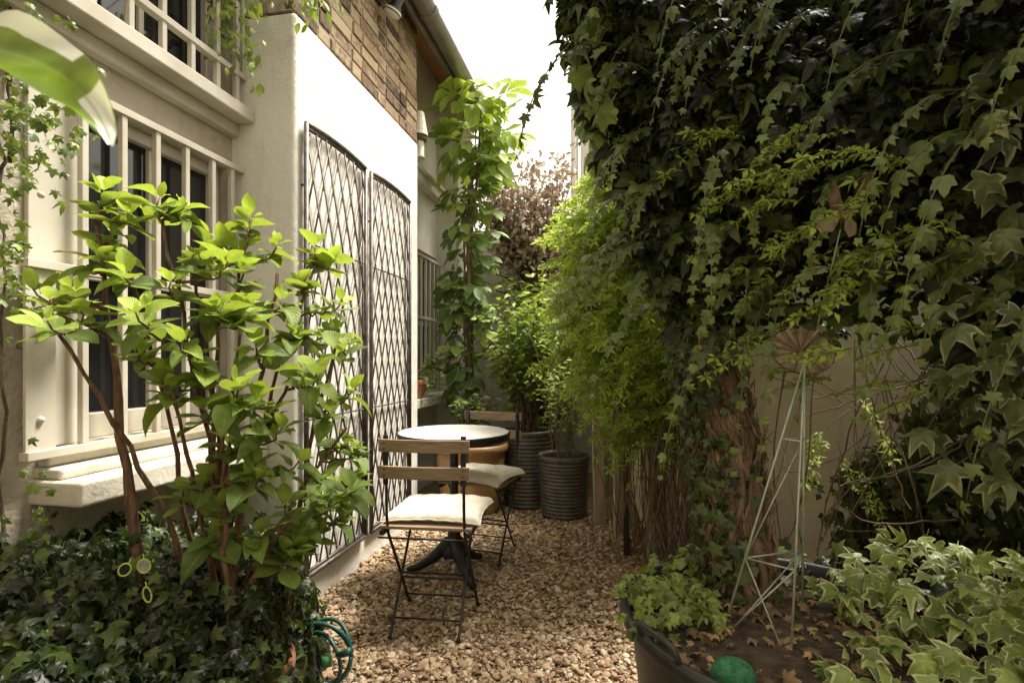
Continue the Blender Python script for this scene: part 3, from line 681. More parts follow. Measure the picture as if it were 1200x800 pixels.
tub = thing('planting_tub', 'big round black plastic tub with loop handle holding the ivy trunk', 'tub', (.425, 1.44, G0))
H = .53
MB().lathe([(0,0),(.325,0),(.335,.01),(.385,H-.06),(.388,H-.045),(.400,H-.04),(.412,H-.03),(.416,H-.015),(.412,H-.002),(.402,H+.002),(.392,H-.004),(.388,H-.03),(.383,H-.08)], n=80).build('tub_body', M['tub'], tub, smooth=True)
ts = MB(); nn = 30; prof = [(0, H-.015), (.1, H-.02), (.2, H-.03), (.3, H-.045), (.385, H-.06)]
ts.lathe(prof[::-1], n=40)
for i, p in enumerate(ts.v): ts.v[i] = (p[0], p[1], p[2] + .014*float(smooth_noise([p[0]*3, p[1]*3, 0], 6, 2)))
ts.build('soil', M['soil'], tub, smooth=True)
hm = MB()
def ang(a, r, z): return (r*math.cos(R(a)), r*math.sin(R(a)), z)
hm.tube([ang(205,.402,H-.015), ang(205,.412,H+.015), ang(205.6,.418,H+.032), ang(208,.42,H+.037), ang(214,.42,H+.037), ang(220,.42,H+.037), ang(222.4,.418,H+.032), ang(223,.412,H+.015), ang(223,.402,H-.015)], .0068, 10)
hm.build('handle', M['tub'], tub, smooth=True)

nb_ = MB(); n0 = bmesh.new(); bmesh.ops.create_icosphere(n0, subdivisions=4, radius=.038)
V = np.array([v.co[:] for v in n0.verts]); V *= (1 + .03*smooth_noise(V, 80, 4))[:, None]; V *= [1.15,1,.9]
nb_.add(V, [[v.index for v in f.verts] for f in n0.faces]); n0.free()
o = nb_.build('netted_ball', M['wool'], smooth=True); o.location = (.235, 1.165, G0+H-.015); tag(o, 'green mesh wrapped ball lying on the soil at the tub rim', 'ball')

# hose coil
hz = thing('garden_hose', 'dark green garden hose looped beside the ivy bed at the wall corner', 'hose', (-1.03, 1.74, G0-.01)); hz.scale = (.82,.82,.82)
hc = MB()
for k, (r_, off, zz) in enumerate(((.135, 0, .15), (.125, .03, .14), (.112, -.02, .13), (.128, .05, .135))):
    pts = []
    for a in np.linspace(0, 2*math.pi, 40): pts.append((r_*math.cos(a), off + .12*math.sin(a)*.2 + .02*math.cos(2*a+k), zz + r_*math.sin(a)))
    hc.tube(pts, .0085, 10)
hc.build('coil', M['hose'], hz, smooth=True)
MB().tube([(.11,-.05,.19),(.15,-.07,.21),(.185,-.085,.232)], [.011,.014,.017], 12).build('nozzle', M['hose'], hz, smooth=True)
MB().lathe([(0,-.02),(.02,-.02),(.024,0),(.02,.02),(0,.022)], (.05,-.03,.15), 14).build('connector', M['hose_b'], hz, smooth=True)

# ------------------------------------------------------------------ obelisk and ornaments
ob = thing('wire_obelisk', 'tall narrow grey green wire obelisk standing in the black tub', 'plant support', (.36, 1.43, G0+.50))
apex = np.array([.105, .07, .665]); feet_ = [np.array([.105,.07,-.03]), np.array([-.115,-.055,-.03]), np.array([.02,-.14,-.03])]
feet_[0] = np.array([.108,.065,-.03]); apex = np.array([.100, .02, .655])
for f_ in feet_:
    MB().tube([f_, f_*.5+apex*.5, apex], .0028, 6).build('leg', M['green_metal'], ob, smooth=True)
def onleg(i, t_): return feet_[i]*(1-t_) + apex*t_
rings = (.30, .72)
for t_ in rings:
    for i in range(3): MB().tube([onleg(i, t_), onleg((i+1) % 3, t_)], .0021, 6).build('ring_bar', M['green_metal'], ob, smooth=True)
for (i, a, j, b) in ((0,.30,1,.0),(1,.30,2,.0),(0,.30,1,.72),(1,.72,0,.30),(2,.30,1,.02),(0,.72,1,.30)):
    MB().tube([onleg(i, a), onleg(j, b)], .0019, 6).build('brace', M['green_metal'], ob, smooth=True)

def metal_fan(parent, c, r, tilt, yaw, n=14, arc=(0, 360)):
    pass
dk = thing('metal_flower_ornament', 'round rusty ribbed metal flower ornament above the wire obelisk', 'ornament', (.475, 1.52, 1.155))
dk.rotation_euler = (R(58), R(8), R(-6)); dk.scale = (.80, .80, .80)
n = 28; pr_ = []; V = [(0,0,-.018)]; 
for rg in (.03,.06,.088):
    for k in range(n): a = 2*math.pi*k/n; V.append((rg*math.cos(a)*1.05, rg*math.sin(a), -.018+rg*.16 + (.0035 if k % 2 else -.0035)*(rg/.05)))
F = [(0,1+k,1+(k+1) % n) for k in range(n)] + [(1+q*n+k, 1+q*n+n+k, 1+q*n+n+(k+1) % n, 1+q*n+(k+1) % n) for q in range(2) for k in range(n)]
o = MB().add(V, F).build('dish', M['cream_rust'], dk); sm = o.modifiers.new('s', 'SOLIDIFY'); sm.thickness = .0025
for k in range(14):
    a = 2*math.pi*k/14; MB().tube([(.006*math.cos(a),.006*math.sin(a),-.012),(.096*math.cos(a),.091*math.sin(a),.006)], .0017, 5).build('rib', M['rust'], dk)
MB().lathe([(0,.004),(.008,.0),(.011,-.008),(.008,-.016)], n=12).build('hub', M['rust'], dk, smooth=True)
MB().tube([(.098*math.cos(a),.093*math.sin(a),.004) for a in np.linspace(0,2*math.pi,33)], .0028, 6).build('rim_wire', M['rust'], dk, smooth=True)
MB().tube([(0,0,0),(.02,.03,.03),(.045,.06,.055)], [.004,.007,.004], 6).build('stamen', M['cream_rust'], dk, smooth=True)

bt = thing('metal_butterfly_ornament', 'rusty cream metal butterfly ornament on a thin stake among the ivy', 'ornament', (.575, 1.52, 1.505))
bt.rotation_euler = (R(10), R(14), R(-38)); bt.scale = (.78, .78, .78)
def wing(pts, side, mat, name):
    th = .002; yw = .5
    V = [(x*side, abs(x)*-.35*1, z) for x, z in pts]; n = len(V); V2 = [(x, y+th, z) for x, y, z in V]
    return MB().add(V + V2, [tuple(range(n)), tuple(range(n, 2*n))[::-1]] + [(i, (i+1) % n, n+(i+1) % n, n+i) for i in range(n)]).build(name, mat, bt)
wing([(.004,.0),(.02,.045),(.045,.10),(.062,.135),(.068,.11),(.062,.06),(.05,.02),(.03,-.01)], 1, M['rust'], 'upper_wing')
wing([(.004,.0),(.012,.04),(.03,.085),(.045,.10),(.05,.07),(.045,.03),(.03,-.005)], -1, M['rust'], 'upper_wing')
wing([(.004,-.004),(.03,-.014),(.05,-.03),(.055,-.06),(.035,-.075),(.012,-.05)], 1, M['cream_rust'], 'lower_wing')
wing([(.004,-.004),(.03,-.010),(.06,-.02),(.07,-.045),(.05,-.07),(.02,-.06)], -1, M['cream_rust'], 'lower_wing')
MB().tube([(.022,-.008,.03),(.036,-.014,.07),(.05,-.02,.105)], .0035, 6).build('wing_stripe', M['cream_rust'], bt, smooth=True)
MB().tube([(0,0,-.05),(0,-.004,0),(0,0,.04)], [.003,.007,.003], 8).build('body', M['rust'], bt, smooth=True)
MB().tube([(0,.0,-.04),(-.02,.01,-.5),(-.05,.0,-1.08)], .0022, 5).build('stake', M['green_metal'], bt, smooth=True)

# lime ringed plant tags hanging by the hydrangea
for k, (x, y, z, r1, r2, tl, lb) in enumerate(((-1.275,1.20,.575,.017,.022,25,'left lime rimmed oval tag tied to the hydrangea trunk'),
        (-1.235,1.22,.580,.018,.024,-5,'middle lime rimmed oval tag below the hydrangea trunk'),
        (-1.205,1.20,.515,.011,.027,-8,'lowest and narrowest lime rimmed oval tag in the ivy'))):
    tg = thing('plant_tag', lb, 'plant tag', (x, y, z), 0, 'lime rimmed plant tags'); tg.rotation_euler = (R(8), R(tl), R(35)); tg.scale = (.8, .8, .8)
    MB().tube([(r1*math.cos(a), 0, r2*math.sin(a)) for a in np.linspace(0, 2*math.pi, 25)], .0028, 8).build('rim', M['lime'], tg, smooth=True)
    dsc = MB().lathe([(0,.001),(1,.001),(1,-.001),(0,-.001)], n=20)
    for i, p in enumerate(dsc.v): dsc.v[i] = (p[0]*r1, p[2]+.001, p[1]*r2)
    dsc.build('face', M['black'] if k != 1 else M['green_metal'], tg)
    MB().tube([(0,0,r2),(.003,.0,r2+.006),(.0,.01,r2+.014)], .0016, 5).build('tie', M['lime'], tg)
sk = MB().tube([(-1.12,.70,G0),(-1.135,.705,.5),(-1.16,.715,.78)], .0055, 8).build('garden_stake', M['stem_green'], smooth=True); tag(sk, 'green plastic coated stake rising from the ivy bed at lower left', 'stake')

# ------------------------------------------------------------------ vegetation
YA = R(10.96); EYE = np.array([0, 0, 1.13])
def at(px, py, Y):
    """survey point: bearing and height angle read off the photograph, at distance Y down the courtyard"""
    u = px - 600; v = np.array([-math.sin(YA)*630 + math.cos(YA)*u, math.cos(YA)*630 + math.sin(YA)*u, 421 - py])
    return EYE + v * (Y / v[1])

# --- hydrangea: woody stems fanning from a stool, a rosette of leaves at each tip
hy = thing('hydrangea_shrub', 'large bright green hydrangea shrub with bare woody stems before the barred window', 'shrub', (-1.25, 1.52, G0))
HI = Matrix.Translation((1.25, -1.52, -G0)); hoff = np.array([1.25, -1.52, -G0])
tips = [(122,222,1.30,0),(150,250,1.32,1),(185,232,1.34,0),(215,245,1.38,1),(118,300,1.26,1),(150,318,1.22,1),(60,352,1.15,0),(95,362,1.20,1),(40,338,1.20,0),
        (292,252,1.55,0),(262,285,1.5,1),(325,285,1.60,1),(232,300,1.42,1),(285,315,1.48,1),(368,285,1.75,0),(352,330,1.68,1),(398,352,1.72,0),(330,350,1.55,1),(395,385,1.7,1),
        (412,455,1.75,0),(405,515,1.75,1),(385,480,1.6,1),(360,430,1.5,1),(300,400,1.4,1),(250,360,1.35,1),(200,330,1.3,1),(170,360,1.2,0),(215,400,1.25,1),(280,450,1.3,1),(330,500,1.4,1),
        (380,560,1.62,1),(398,605,1.65,1),(370,625,1.55,0),(335,590,1.45,1),(300,560,1.35,1),(262,590,1.38,1),(240,560,1.36,0),(305,625,1.42,1),(345,640,1.48,1),(255,625,1.42,0),(205,455,1.3,0),
        (240,480,1.3,1),(350,540,1.45,0),(310,480,1.5,1),(270,520,1.4,0),(160,410,1.25,0),(285,360,1.4,0),(240,430,1.3,0),(345,385,1.6,0),(130,270,1.35,0),(415,560,1.75,0)]
base_pts = [(-1.33,1.50),(-1.22,1.50),(-1.17,1.58),(-1.28,1.62),(-1.235,1.52),(-1.20,1.66)]
sm_ = MB(); thin = MB(); lp, lt, ln_, ls, la = [], [], [], [], []
mains = []
main_tips = [(112,260,1.28),(60,380,1.18),(150,300,1.26),(190,262,1.34),(228,310,1.42),(290,285,1.52),(325,320,1.55),(365,320,1.7),(395,400,1.72),(405,500,1.72),(395,590,1.6),(262,480,1.35),(205,470,1.28),(340,440,1.5),(345,600,1.42),(255,380,1.35)]
mpaths = []
for k, (x, y, Y) in enumerate(main_tips):
    e = at(x, y, Y); b0 = np.array([-1.35 + .26*(k*.618 % 1) - (.10 if x < 160 else 0), 1.40 + .26*((k*.37) % 1), G0+.25])
    if k == 0: b0 = np.array([-1.385,1.36,G0+.3])
    mpaths.append([b0, b0 + [(e[0]-b0[0])*.12, (e[1]-b0[1])*.2, (e[2]-b0[2])*.42], b0 + (e-b0)*[.62,.6,.72], e])
for k, p in enumerate(mpaths):
    q = wob(bez(*p, n=14), .006); sm_.tube(q, np.linspace(.019 if k == 0 else rng.uniform(.008,.013), .0045, 14)*(1+.10*np.sin(np.arange(14)*2.1+k)), 9); mains.append(q)
tips += [(x+rng.normal(0,17), y+rng.normal(12,15), Y+rng.normal(0,.06), u) for x, y, Y, u in tips[::2] if y > 270]
for (x, y, Y, up) in tips:
    T_ = at(x, y, Y)
    T_[0] = min(T_[0], 9); T_[0] = max(T_[0], -1.62) if Y < 2.15 else max(T_[0], -1.36)
    best = min(((np.linalg.norm(q[i]-T_) + (2 if q[i][2] > T_[2]-.02 else 0) + .02*abs(i-9), i, q) for q in mains for i in range(4, 14)), key=lambda e: e[0])
    A_ = best[2][best[1]]; d_ = T_ - A_; L = np.linalg.norm(d_)
    ctrl2 = T_ - np.array([d_[0]*.15, d_[1]*.15, max(.08, d_[2]*.35)]); C = bez(A_, A_ + d_*.25 + [0,0,.03], ctrl2, T_, n=12); C = wob(C, .004)
    sm_.tube(C, np.linspace(.0050, .0025, 12), 7)
    D = N3(N3(T_ - C[-3]) + [0,0,.5]); e1 = N3(np.cross(D, [0.3,1,0.1])); e2 = np.cross(D, e1)
    ph = rng.uniform(0, 6.28)
    for q_ in range(4):
        i = int(rng.integers(3, 10)); aa = rng.uniform(0, 6.28); dv = np.array([math.cos(aa), math.sin(aa), rng.uniform(.1,.7)])
        lp.append(C[i]); lt.append(N3(dv)); ln_.append(np.array([0,-.3,1.]) + rnd(1,.4)[0]); ls.append(rng.uniform(.035,.085)); la.append(rng.uniform(.0,.35))
    for lvl in range(4):
        pos = C[-1] if lvl == 0 else C[max(0, 11 - lvl)]
        npl = 2 if lvl else 3
        for k in range(npl):
            a = ph + lvl*math.pi/2 + k*2*math.pi/npl + rng.normal(0,.2)
            out = math.cos(a)*e1 + math.sin(a)*e2
            elev = (1.05 if lvl == 0 else .72 - .17*lvl) + rng.normal(0,.2)
            t_ = N3(out*math.cos(elev) + D*math.sin(elev) + np.array([0,0,-.10*lvl]))
            lp.append(pos + out*.008); lt.append(t_); ln_.append(N3(D*math.cos(elev) - out*math.sin(elev)*.8 + np.array([0,0,.35]) + rnd(1,.15)[0]))
            ls.append((.055 if lvl == 0 else .078)*rng.uniform(.6,1.3)*(.85 if Y < 1.2 else 1)); la.append((.95 if lvl == 0 else .75 - .22*lvl)*(1 if y < 470 else .45) + rng.normal(0,.12))
sm_.xf(Matrix.Translation(hoff)).build('stems', M['bark_red'], hy, smooth=True)
leaves('foliage', T_HYD, np.array(lp)+hoff, lt, ln_, ls, M['hyd'], hy, age=np.array(la))

# --- generic climbers
def wall_ivy(name, label, cat, base, P, out, size, tm, mat, age=None, spread=.5, droop=(0,0,-1), stems=(), smat=None, srad=.004, group=None):
    """P: leaf points, out: outward normals"""
    r = thing(name, label, cat, base, 0, group); o = -np.array(base, float); n = len(P)
    nr = N3(np.broadcast_to(out, (n,3)) + rnd(n, spread) + np.array([0,0,.25])); tp = N3(np.array(droop) + rnd(n, .55))
    leaves('foliage', tm, np.asarray(P) + o, tp, nr, size, mat, r, age=age)
    if len(stems):
        m = MB()
        for s_ in stems:
            s_ = np.asarray(s_); m.tube(s_ + o, np.linspace(srad, srad*.5, len(s_)), 6)
        m.build('stems', smat or M['twig'], r, smooth=True)
    return r

# big dark ivy: trunk in the tub, overhanging crown along the wall
base = (.34, 1.60, G0+.45)
iv = thing('ivy_tree', 'huge dark glossy ivy with gnarled trunk growing from the tub and overhanging the right side', 'climber', base); o = -np.array(base)
curve = np.array([(-.07,2.12),(.04,2.02),(.18,1.96),(.35,1.90),(.55,1.85),(.80,1.72),(1.02,1.5),(1.20,1.2),(1.28,.9)])
cs = np.linspace(0, 1, len(curve))
def cpt(s): return np.stack([np.interp(s, cs, curve[:,0]), np.interp(s, cs, curve[:,1])], -1)
def cnorm(s):
    d = cpt(np.minimum(s+.02,1)) - cpt(np.maximum(s-.02,0)); n = np.stack([d[:,1]*1.0, -d[:,0]], -1); n = N3(n)
    return np.where((n[:,1:2] > .2), -n, n)
zb_s = [0, .06, .14, .26, .34, .44, .60, .70, .80, .90, 1.0]
zb_z = [2.12, 1.88, 1.66, 1.36, 1.10, 1.20, 1.26, 1.10, .85, .70, .6]
def zbot(s): return np.interp(s, zb_s, zb_z)
def mass(n, d0, d1, extra=0):
    s = rng.uniform(0, 1, n); zb = zbot(s) + .10*smooth_noise(np.stack([s*14, s*0, s*0], 1), 1, 8)
    z = zb + (3.25 - zb)*rng.uniform(0, 1, n)**1.05 - extra*rng.uniform(0,1,n)
    dep = d0 + (d1-d0)*rng.uniform(0,1,n)**1.5
    c = cpt(s); nr = cnorm(s); p2 = c - nr*dep[:,None]
    P = np.stack([p2[:,0], p2[:,1], z], 1); b = .15*smooth_noise(P, 4.5, 11) + .09*smooth_noise(P, 10, 12)
    lean = .12*np.clip((z-1.5), 0, 1) + .24*np.clip(z-2.15, 0, 1.3)
    P[:,:2] += nr*(b+lean)[:,None]
    return P, np.concatenate([nr, np.zeros((n,1))], 1), s
P1, Nn, s1 = mass(9500, -.02, .30)
sz = .036 + .075*rng.uniform(0,1,len(P1))**1.4; ag = rng.uniform(0,1,len(P1))**4
keep = ~((P1[:,2] < 1.35) & (s1 > .42) & (s1 < .68) & (rng.uniform(0,1,len(P1)) < .35)); P1, Nn, sz, ag, s1 = P1[keep], Nn[keep], sz[keep], ag[keep], s1[keep]
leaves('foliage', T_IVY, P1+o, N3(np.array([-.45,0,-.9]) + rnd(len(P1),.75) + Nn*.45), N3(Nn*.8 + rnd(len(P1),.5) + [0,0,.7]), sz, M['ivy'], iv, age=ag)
# brighter overhanging leaves on the left fringe
n = 420; s = rng.uniform(-.0, .12, n); z = rng.uniform(1.92, 2.9, n); c = cpt(s)
P = np.stack([c[:,0] - .02 - rng.uniform(0,.10,n)*np.clip((z-1.7)*1.4,0.3,1.2), c[:,1] + rng.normal(0,.12,n), z], 1)
leaves('outer_foliage', T_IVY, P+o, N3(np.array([-.25,0,-1.]) + rnd(n,.35)), N3(np.array([-.55,-.75,.35]) + rnd(n,.45)), rng.uniform(.06,.115,n), M['ivy_bright'], iv, age=rng.uniform(.1,.8,n))
sh = MB(); hp, ht, hn, hs_, ha = [], [], [], [], []
for k in range(95):
    s = rng.uniform(.16,1,1); z0 = rng.uniform(1.35,2.9) if k > 25 else rng.uniform(1.2,1.6); c = cpt(s)[0]; nr = cnorm(s)[0]; p = np.array([c[0]+nr[0]*.08, c[1]+nr[1]*.08, max(z0, zbot(s)[0]+.05)]); L = rng.uniform(.2,.5); p[:2] += nr*(.12*max(0,z0-1.5)+.24*max(0,z0-2.15))
    dv = N3(np.array([nr[0]-.55+rng.normal(0,.35), nr[1]*.9, rng.normal(.1,.3)])); C = bez(p, p+dv*L*.4, p+dv*L*.75-[0,0,L*.35], p+dv*L*.85-[0,0,L*.9], n=12); sh.tube(C+o, np.linspace(.0022,.001,12), 5)
    for i in range(1,12):
        sg = 1 if i % 2 else -1; tt = N3(np.cross(C[i]-C[i-1],[0,0,1.])*sg*[1,1,1] + (C[i]-C[i-1])*3)
        hp.append(C[i]); ht.append(N3(tt + np.array([-.1,-.1,-.6]) + rnd(1,.3)[0])); hn.append(N3(np.array([nr[0],nr[1],.9])+rnd(1,.4)[0])); hs_.append((.085 - .005*i)*rng.uniform(.7,1.2)); ha.append((.10+.06*i)*(.4 if z0 > 1.9 else 1)+rng.normal(0,.08))
sh.build('shoots', M['stem_green'], iv, smooth=True)
leaves('shoot_foliage', T_IVY, np.array(hp)+o, ht, hn, hs_, M['ivy_shoot'], iv, age=np.array(ha))
# irregular thick hull, added inside the crown to block light
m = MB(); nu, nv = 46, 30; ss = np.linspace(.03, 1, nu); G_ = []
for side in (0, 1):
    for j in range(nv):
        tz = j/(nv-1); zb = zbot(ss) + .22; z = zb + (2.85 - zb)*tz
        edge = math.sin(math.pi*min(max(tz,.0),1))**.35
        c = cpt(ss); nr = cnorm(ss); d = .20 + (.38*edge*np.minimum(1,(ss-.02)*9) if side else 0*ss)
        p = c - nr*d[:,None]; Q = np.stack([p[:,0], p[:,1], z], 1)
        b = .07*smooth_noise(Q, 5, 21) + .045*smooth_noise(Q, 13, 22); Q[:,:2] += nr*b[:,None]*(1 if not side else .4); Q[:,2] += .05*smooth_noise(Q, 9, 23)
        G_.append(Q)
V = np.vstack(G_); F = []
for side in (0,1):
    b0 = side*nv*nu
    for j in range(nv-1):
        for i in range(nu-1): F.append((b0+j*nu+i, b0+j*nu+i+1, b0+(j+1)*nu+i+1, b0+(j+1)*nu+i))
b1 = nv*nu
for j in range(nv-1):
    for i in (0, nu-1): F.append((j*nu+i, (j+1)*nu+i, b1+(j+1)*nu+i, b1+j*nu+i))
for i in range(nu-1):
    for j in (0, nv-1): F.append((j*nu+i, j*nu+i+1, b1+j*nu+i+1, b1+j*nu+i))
m.add(V+o, F).build('light_blocking_hull', M['core'], iv, smooth=True)
# trunk with roots
m = MB(); q = wob(bez((.33,1.60,G0+.44),(.355,1.60,.70),(.34,1.72,.95),(.27,2.12,1.45), n=22), .006)
m.tube(q+o, np.linspace(.082,.055,22)*(1+.10*np.sin(np.arange(22)*1.7)), 14)
for k in range(18):
    a0 = rng.uniform(0, 6.28); tw = rng.uniform(-1.8, 1.8); pts = []
    for i in range(0, 22):
        a = a0 + tw*i/21 + .25*math.sin(i*.9+k); rad = .088 - .02*i/21 + .012*math.sin(i*1.3+k*2); pts.append(q[i] + np.array([math.cos(a)*rad, math.sin(a)*rad, 0]))
    m.tube(np.array(pts)+o, np.linspace(rng.uniform(.005,.013), .004, 22), 7)
for k in range(420):       # shaggy fibres
    i = rng.integers(0, 19); a = rng.uniform(0, 6.28); p0 = q[i] + np.array([math.cos(a)*.083, math.sin(a)*.083, 0]); pts = [p0, p0 + np.array([math.cos(a)*.012, math.sin(a)*.012, .02]) + rnd(1,.01)[0], p0 + np.array([0,0,.05]) + rnd(1,.016)[0]]
    m.tube(np.array(pts)+o, .0016, 4)
m.build('trunk', M['bark'], iv, smooth=True)
# ivy clothing the left of the trunk
n = 900; i = rng.integers(0, 22, n); a = rng.normal(math.pi*1.12, .8, n); P = q[i] + np.stack([np.cos(a)*rng.uniform(.08,.14,n), np.sin(a)*rng.uniform(.08,.14,n), rng.uniform(-.03,.03,n)], 1)
kk = (P[:,2] > .98) | (rng.uniform(0,1,n) < .55); P, a = P[kk], a[kk]; n = len(P)
leaves('trunk_foliage', T_IVY, P+o, N3(np.array([0,0,-1.])+rnd(n,.5)), N3(np.stack([np.cos(a),np.sin(a)-.3,.4+0*a],1)+rnd(n,.35)), rng.uniform(.028,.055,n), M['ivy'], iv, age=rng.uniform(0,.7,n))

# hanging jasmine sprays: arching stems with tiny leaflets in threes
def sprays(stp, dirs, lens, npl, lsize, sag=.5, jitter=.06):
    """returns leaf pos, tip, normal, and stem polylines"""
    LP, LT, LN, ST = [], [], [], []
    for p, d, L in zip(stp, dirs, lens):
        k = max(6, int(L / npl)); t = np.linspace(0, 1, k)[:, None]; d = N3(d)
        side = N3(np.cross(d, [0,0,1]) + 1e-6)
        C = p + d*L*t + np.array([0,0,-1.])*sag*L*t**2*(1-.25*t) + side*jitter*L*np.sin(t*rng.uniform(2,6)+rng.uniform(0,6))
        ST.append(C[::2] if k > 8 else C); T = N3(np.gradient(C, axis=0))
        for sgn in (-1, 1):
            s_ = N3(np.cross(T, [0,0,1.]))*sgn
            LP.append(C); LT.append(N3(s_ + T*.7 + rnd(k,.3))); LN.append(N3(np.array([0,0,1.]) + rnd(k,.4) - .0*T))
    return np.vstack(LP), np.vstack(LT), np.vstack(LN), ST
jb = (.30, 3.05, G0)
ja = thing('jasmine_thicket', 'dense yellow green small leaved jasmine thicket cascading beside the dark ivy', 'climber', jb); o = -np.array(jb)
n = 760
cx = rng.uniform(0, 1, n); zz = rng.uniform(0, 1, n)
X0 = .02 + .52*cx; Y0 = 3.42 - .50*cx + rng.normal(0,.10,n); 
zlow = np.interp(cx, [0,.25,.5,.75,1], [.98,.62,.72,1.0,1.25]); ztop = np.interp(cx, [0,.2,.5,1], [2.12,2.42,2.6,2.6])
Z0 = zlow + (ztop-zlow)*zz
bul = .22*np.sin(np.clip(zz,0,1)*math.pi)**.7 + rng.uniform(-.15,.1,n)
st = np.stack([X0 - bul*.75, Y0 - bul*.9, Z0], 1)
dr = np.stack([-.75 + rng.normal(0,.45,n), -.6 + rng.normal(0,.5,n), .12+rng.normal(0,.3,n)], 1)
n2 = 420; X2 = rng.uniform(-.28,.22,n2); st2 = np.stack([X2, 3.55 + rng.normal(0,.14,n2) - .3*X2, np.interp(X2, [-.24,.22],[2.05,2.45])*rng.uniform(.55,1,n2)], 1)
st = np.vstack([st, st2]); dr = np.vstack([dr, np.stack([rng.normal(-.5,.5,n2), rng.normal(-.6,.5,n2), rng.normal(.35,.4,n2)],1)]); n = len(st)
LP, LT, LN, ST = sprays(st, dr, rng.uniform(.12,.30,n), .018, 0, .7)
agj = rng.uniform(.2,1,len(LP))
leaves('foliage', T_TRI, LP+o, LT, LN, rng.uniform(.028,.052,len(LP)), M['jas'], ja, age=agj)
m = MB()
for c in ST: m.tube(np.array(c)[::2]+o, .0013, 3, cap=False)
for k in range(120):
    x = rng.uniform(.05,.58); yb = 3.30 - .5*x + rng.normal(0,.08); top = rng.uniform(.9,2.2)
    c = bez((x+rng.normal(0,.10), yb+rng.normal(0,.05), G0+.02), (x+rng.normal(0,.20), yb+rng.normal(0,.08), .5), (x+rng.normal(0,.12), yb-.05+rng.normal(0,.05), 1.0), (x-.05+rng.normal(0,.14), yb-.08, top), n=10)
    m.tube(wob(c,.008)+o, rng.uniform(.0015,.0045), 5, cap=False)
m.build('stems', M['twig'], ja, smooth=True)
# trailing jasmine across the ivy face
jb2 = (.95, 1.9, G0); j2 = thing('trailing_jasmine', 'thin trailing jasmine with pale yellow green leaflets hanging over ornaments and dark ivy', 'climber', jb2); o = -np.array(jb2)
stp, drs, lens = [], [], []
for (x, y, Y, dx, dz, L) in [(960,215,1.60,-1,-.25,.34),(870,150,1.7,-1,-.35,.22),(1010,230,1.62,-1,-.1,.35),(1065,190,1.5,-1,.05,.28),(1000,265,1.55,-1,-.45,.35),(930,260,1.6,-1,-.1,.22),(1010,330,1.6,-1,-.1,.32),
        (960,385,1.58,-1,-.25,.25),(1060,270,1.5,-1,.0,.22),(890,310,1.65,-1,-.3,.2),(1040,300,1.5,-.6,-.5,.2),(880,170,1.7,-1,.2,.16),(950,130,1.6,-1,-.6,.22),(1090,385,1.5,-1,.05,.25),(1100,460,1.5,-.9,.1,.22),
        (980,180,1.6,-1,.1,.2),(860,240,1.7,-1,-.4,.18),(1035,245,1.5,.2,-.6,.18),(900,215,1.65,-1,.1,.2),(990,345,1.58,-.9,-.2,.2),(975,392,1.44,-1,.0,.13),(1010,238,1.45,-1,-.25,.15),(975,440,1.9,-.8,.1,.2),(905,395,1.6,-1,-.2,.15),(1010,470,2.2,.3,-.8,.3),(1000,560,2.3,.2,-.6,.3),(955,500,2.3,-.5,-.6,.25)]:
    p = at(x, y, Y)
    for k in range(2):
        stp.append(p + rnd(1,.03)[0]); drs.append(np.array([dx, rng.normal(-.1,.25), dz + rng.normal(0,.18)])); lens.append(L*rng.uniform(.5,1.05))
LP, LT, LN, ST = sprays(stp, drs, lens, .021, 0, .35)
leaves('foliage', T_TRI, LP+o, LT, LN + np.array([0,-.5,0]), rng.uniform(.022,.038,len(LP)), M['jas'], j2, age=rng.uniform(.3,1,len(LP)))
m = MB()
for c in ST: m.tube(np.array(c)+o, .0013, 4, cap=False)
for (x0, y0, x1, y1) in [(1005,335,1095,480),(1000,390,1080,640),(950,330,905,640),(1100,400,960,620),(940,470,1100,440),(1060,420,960,640),(905,440,1010,480),(1010,400,1010,640),(985,560,1130,520),(1040,440,1075,600),(1150,380,1060,560),(920,560,1060,450),(1080,430,990,350),(960,640,1010,540),(1120,600,1000,620)]:
    for k in range(2):
        Yv = rng.uniform(1.95,2.35); a = at(x0+rng.normal(0,9), y0+rng.normal(0,9), Yv); b = at(x1+rng.normal(0,12), y1+rng.normal(0,9), Yv+rng.uniform(-.1,.1)); md = (a+b)/2 + rnd(1,.05)[0] - [0,0,.03]
        m.tube(wob(bez(a, (a+md)/2+rnd(1,.03)[0], (b+md)/2+rnd(1,.03)[0], b, n=12), .003)+o, rng.uniform(.0014,.004), 5, cap=False)
m.build('stems', M['twig'], j2, smooth=True)

# variegated ivy at right: upright wall part and the mound by the tub
vb = (1.15, 1.3, G0); vi = thing('variegated_ivy', 'cream edged pointed ivy mounding beside the tub and climbing the right edge', 'climber', vb); o = -np.array(vb)
n = 1150
X = rng.uniform(.30, 1.45, n); Y = rng.uniform(.85, 1.75, n)
hh = .50 + .10*np.clip((X-.45)*2.5,-1,1) + .05*smooth_noise(np.stack([X,Y,0*X],1), 6, 31) - .05*(Y < 1.0)
inside = (X > .36 + .30*np.clip((1.45-Y)*1.0,-.2,1)*.35) & ~((X < .52) & (Y > 1.28)); X, Y, hh = X[inside], Y[inside], hh[inside]; n = len(X)
P = np.stack([X, Y, hh + rng.uniform(-.10,.03,n)], 1)
leaves('foliage', T_IVYS, P+o, N3(np.array([-.35,-.75,-.35])+rnd(n,.5)), N3(np.array([-.05,-.35,1])+rnd(n,.32)), rng.uniform(.042,.082,n), M['ivy_var'], vi, age=rng.uniform(0,1,n))
n = 900; X = rng.uniform(.48,1.5,n); Y = rng.uniform(.9,2.0,n); P = np.stack([X, Y, rng.uniform(.0,.46,n)+.08*(Y-1)], 1)
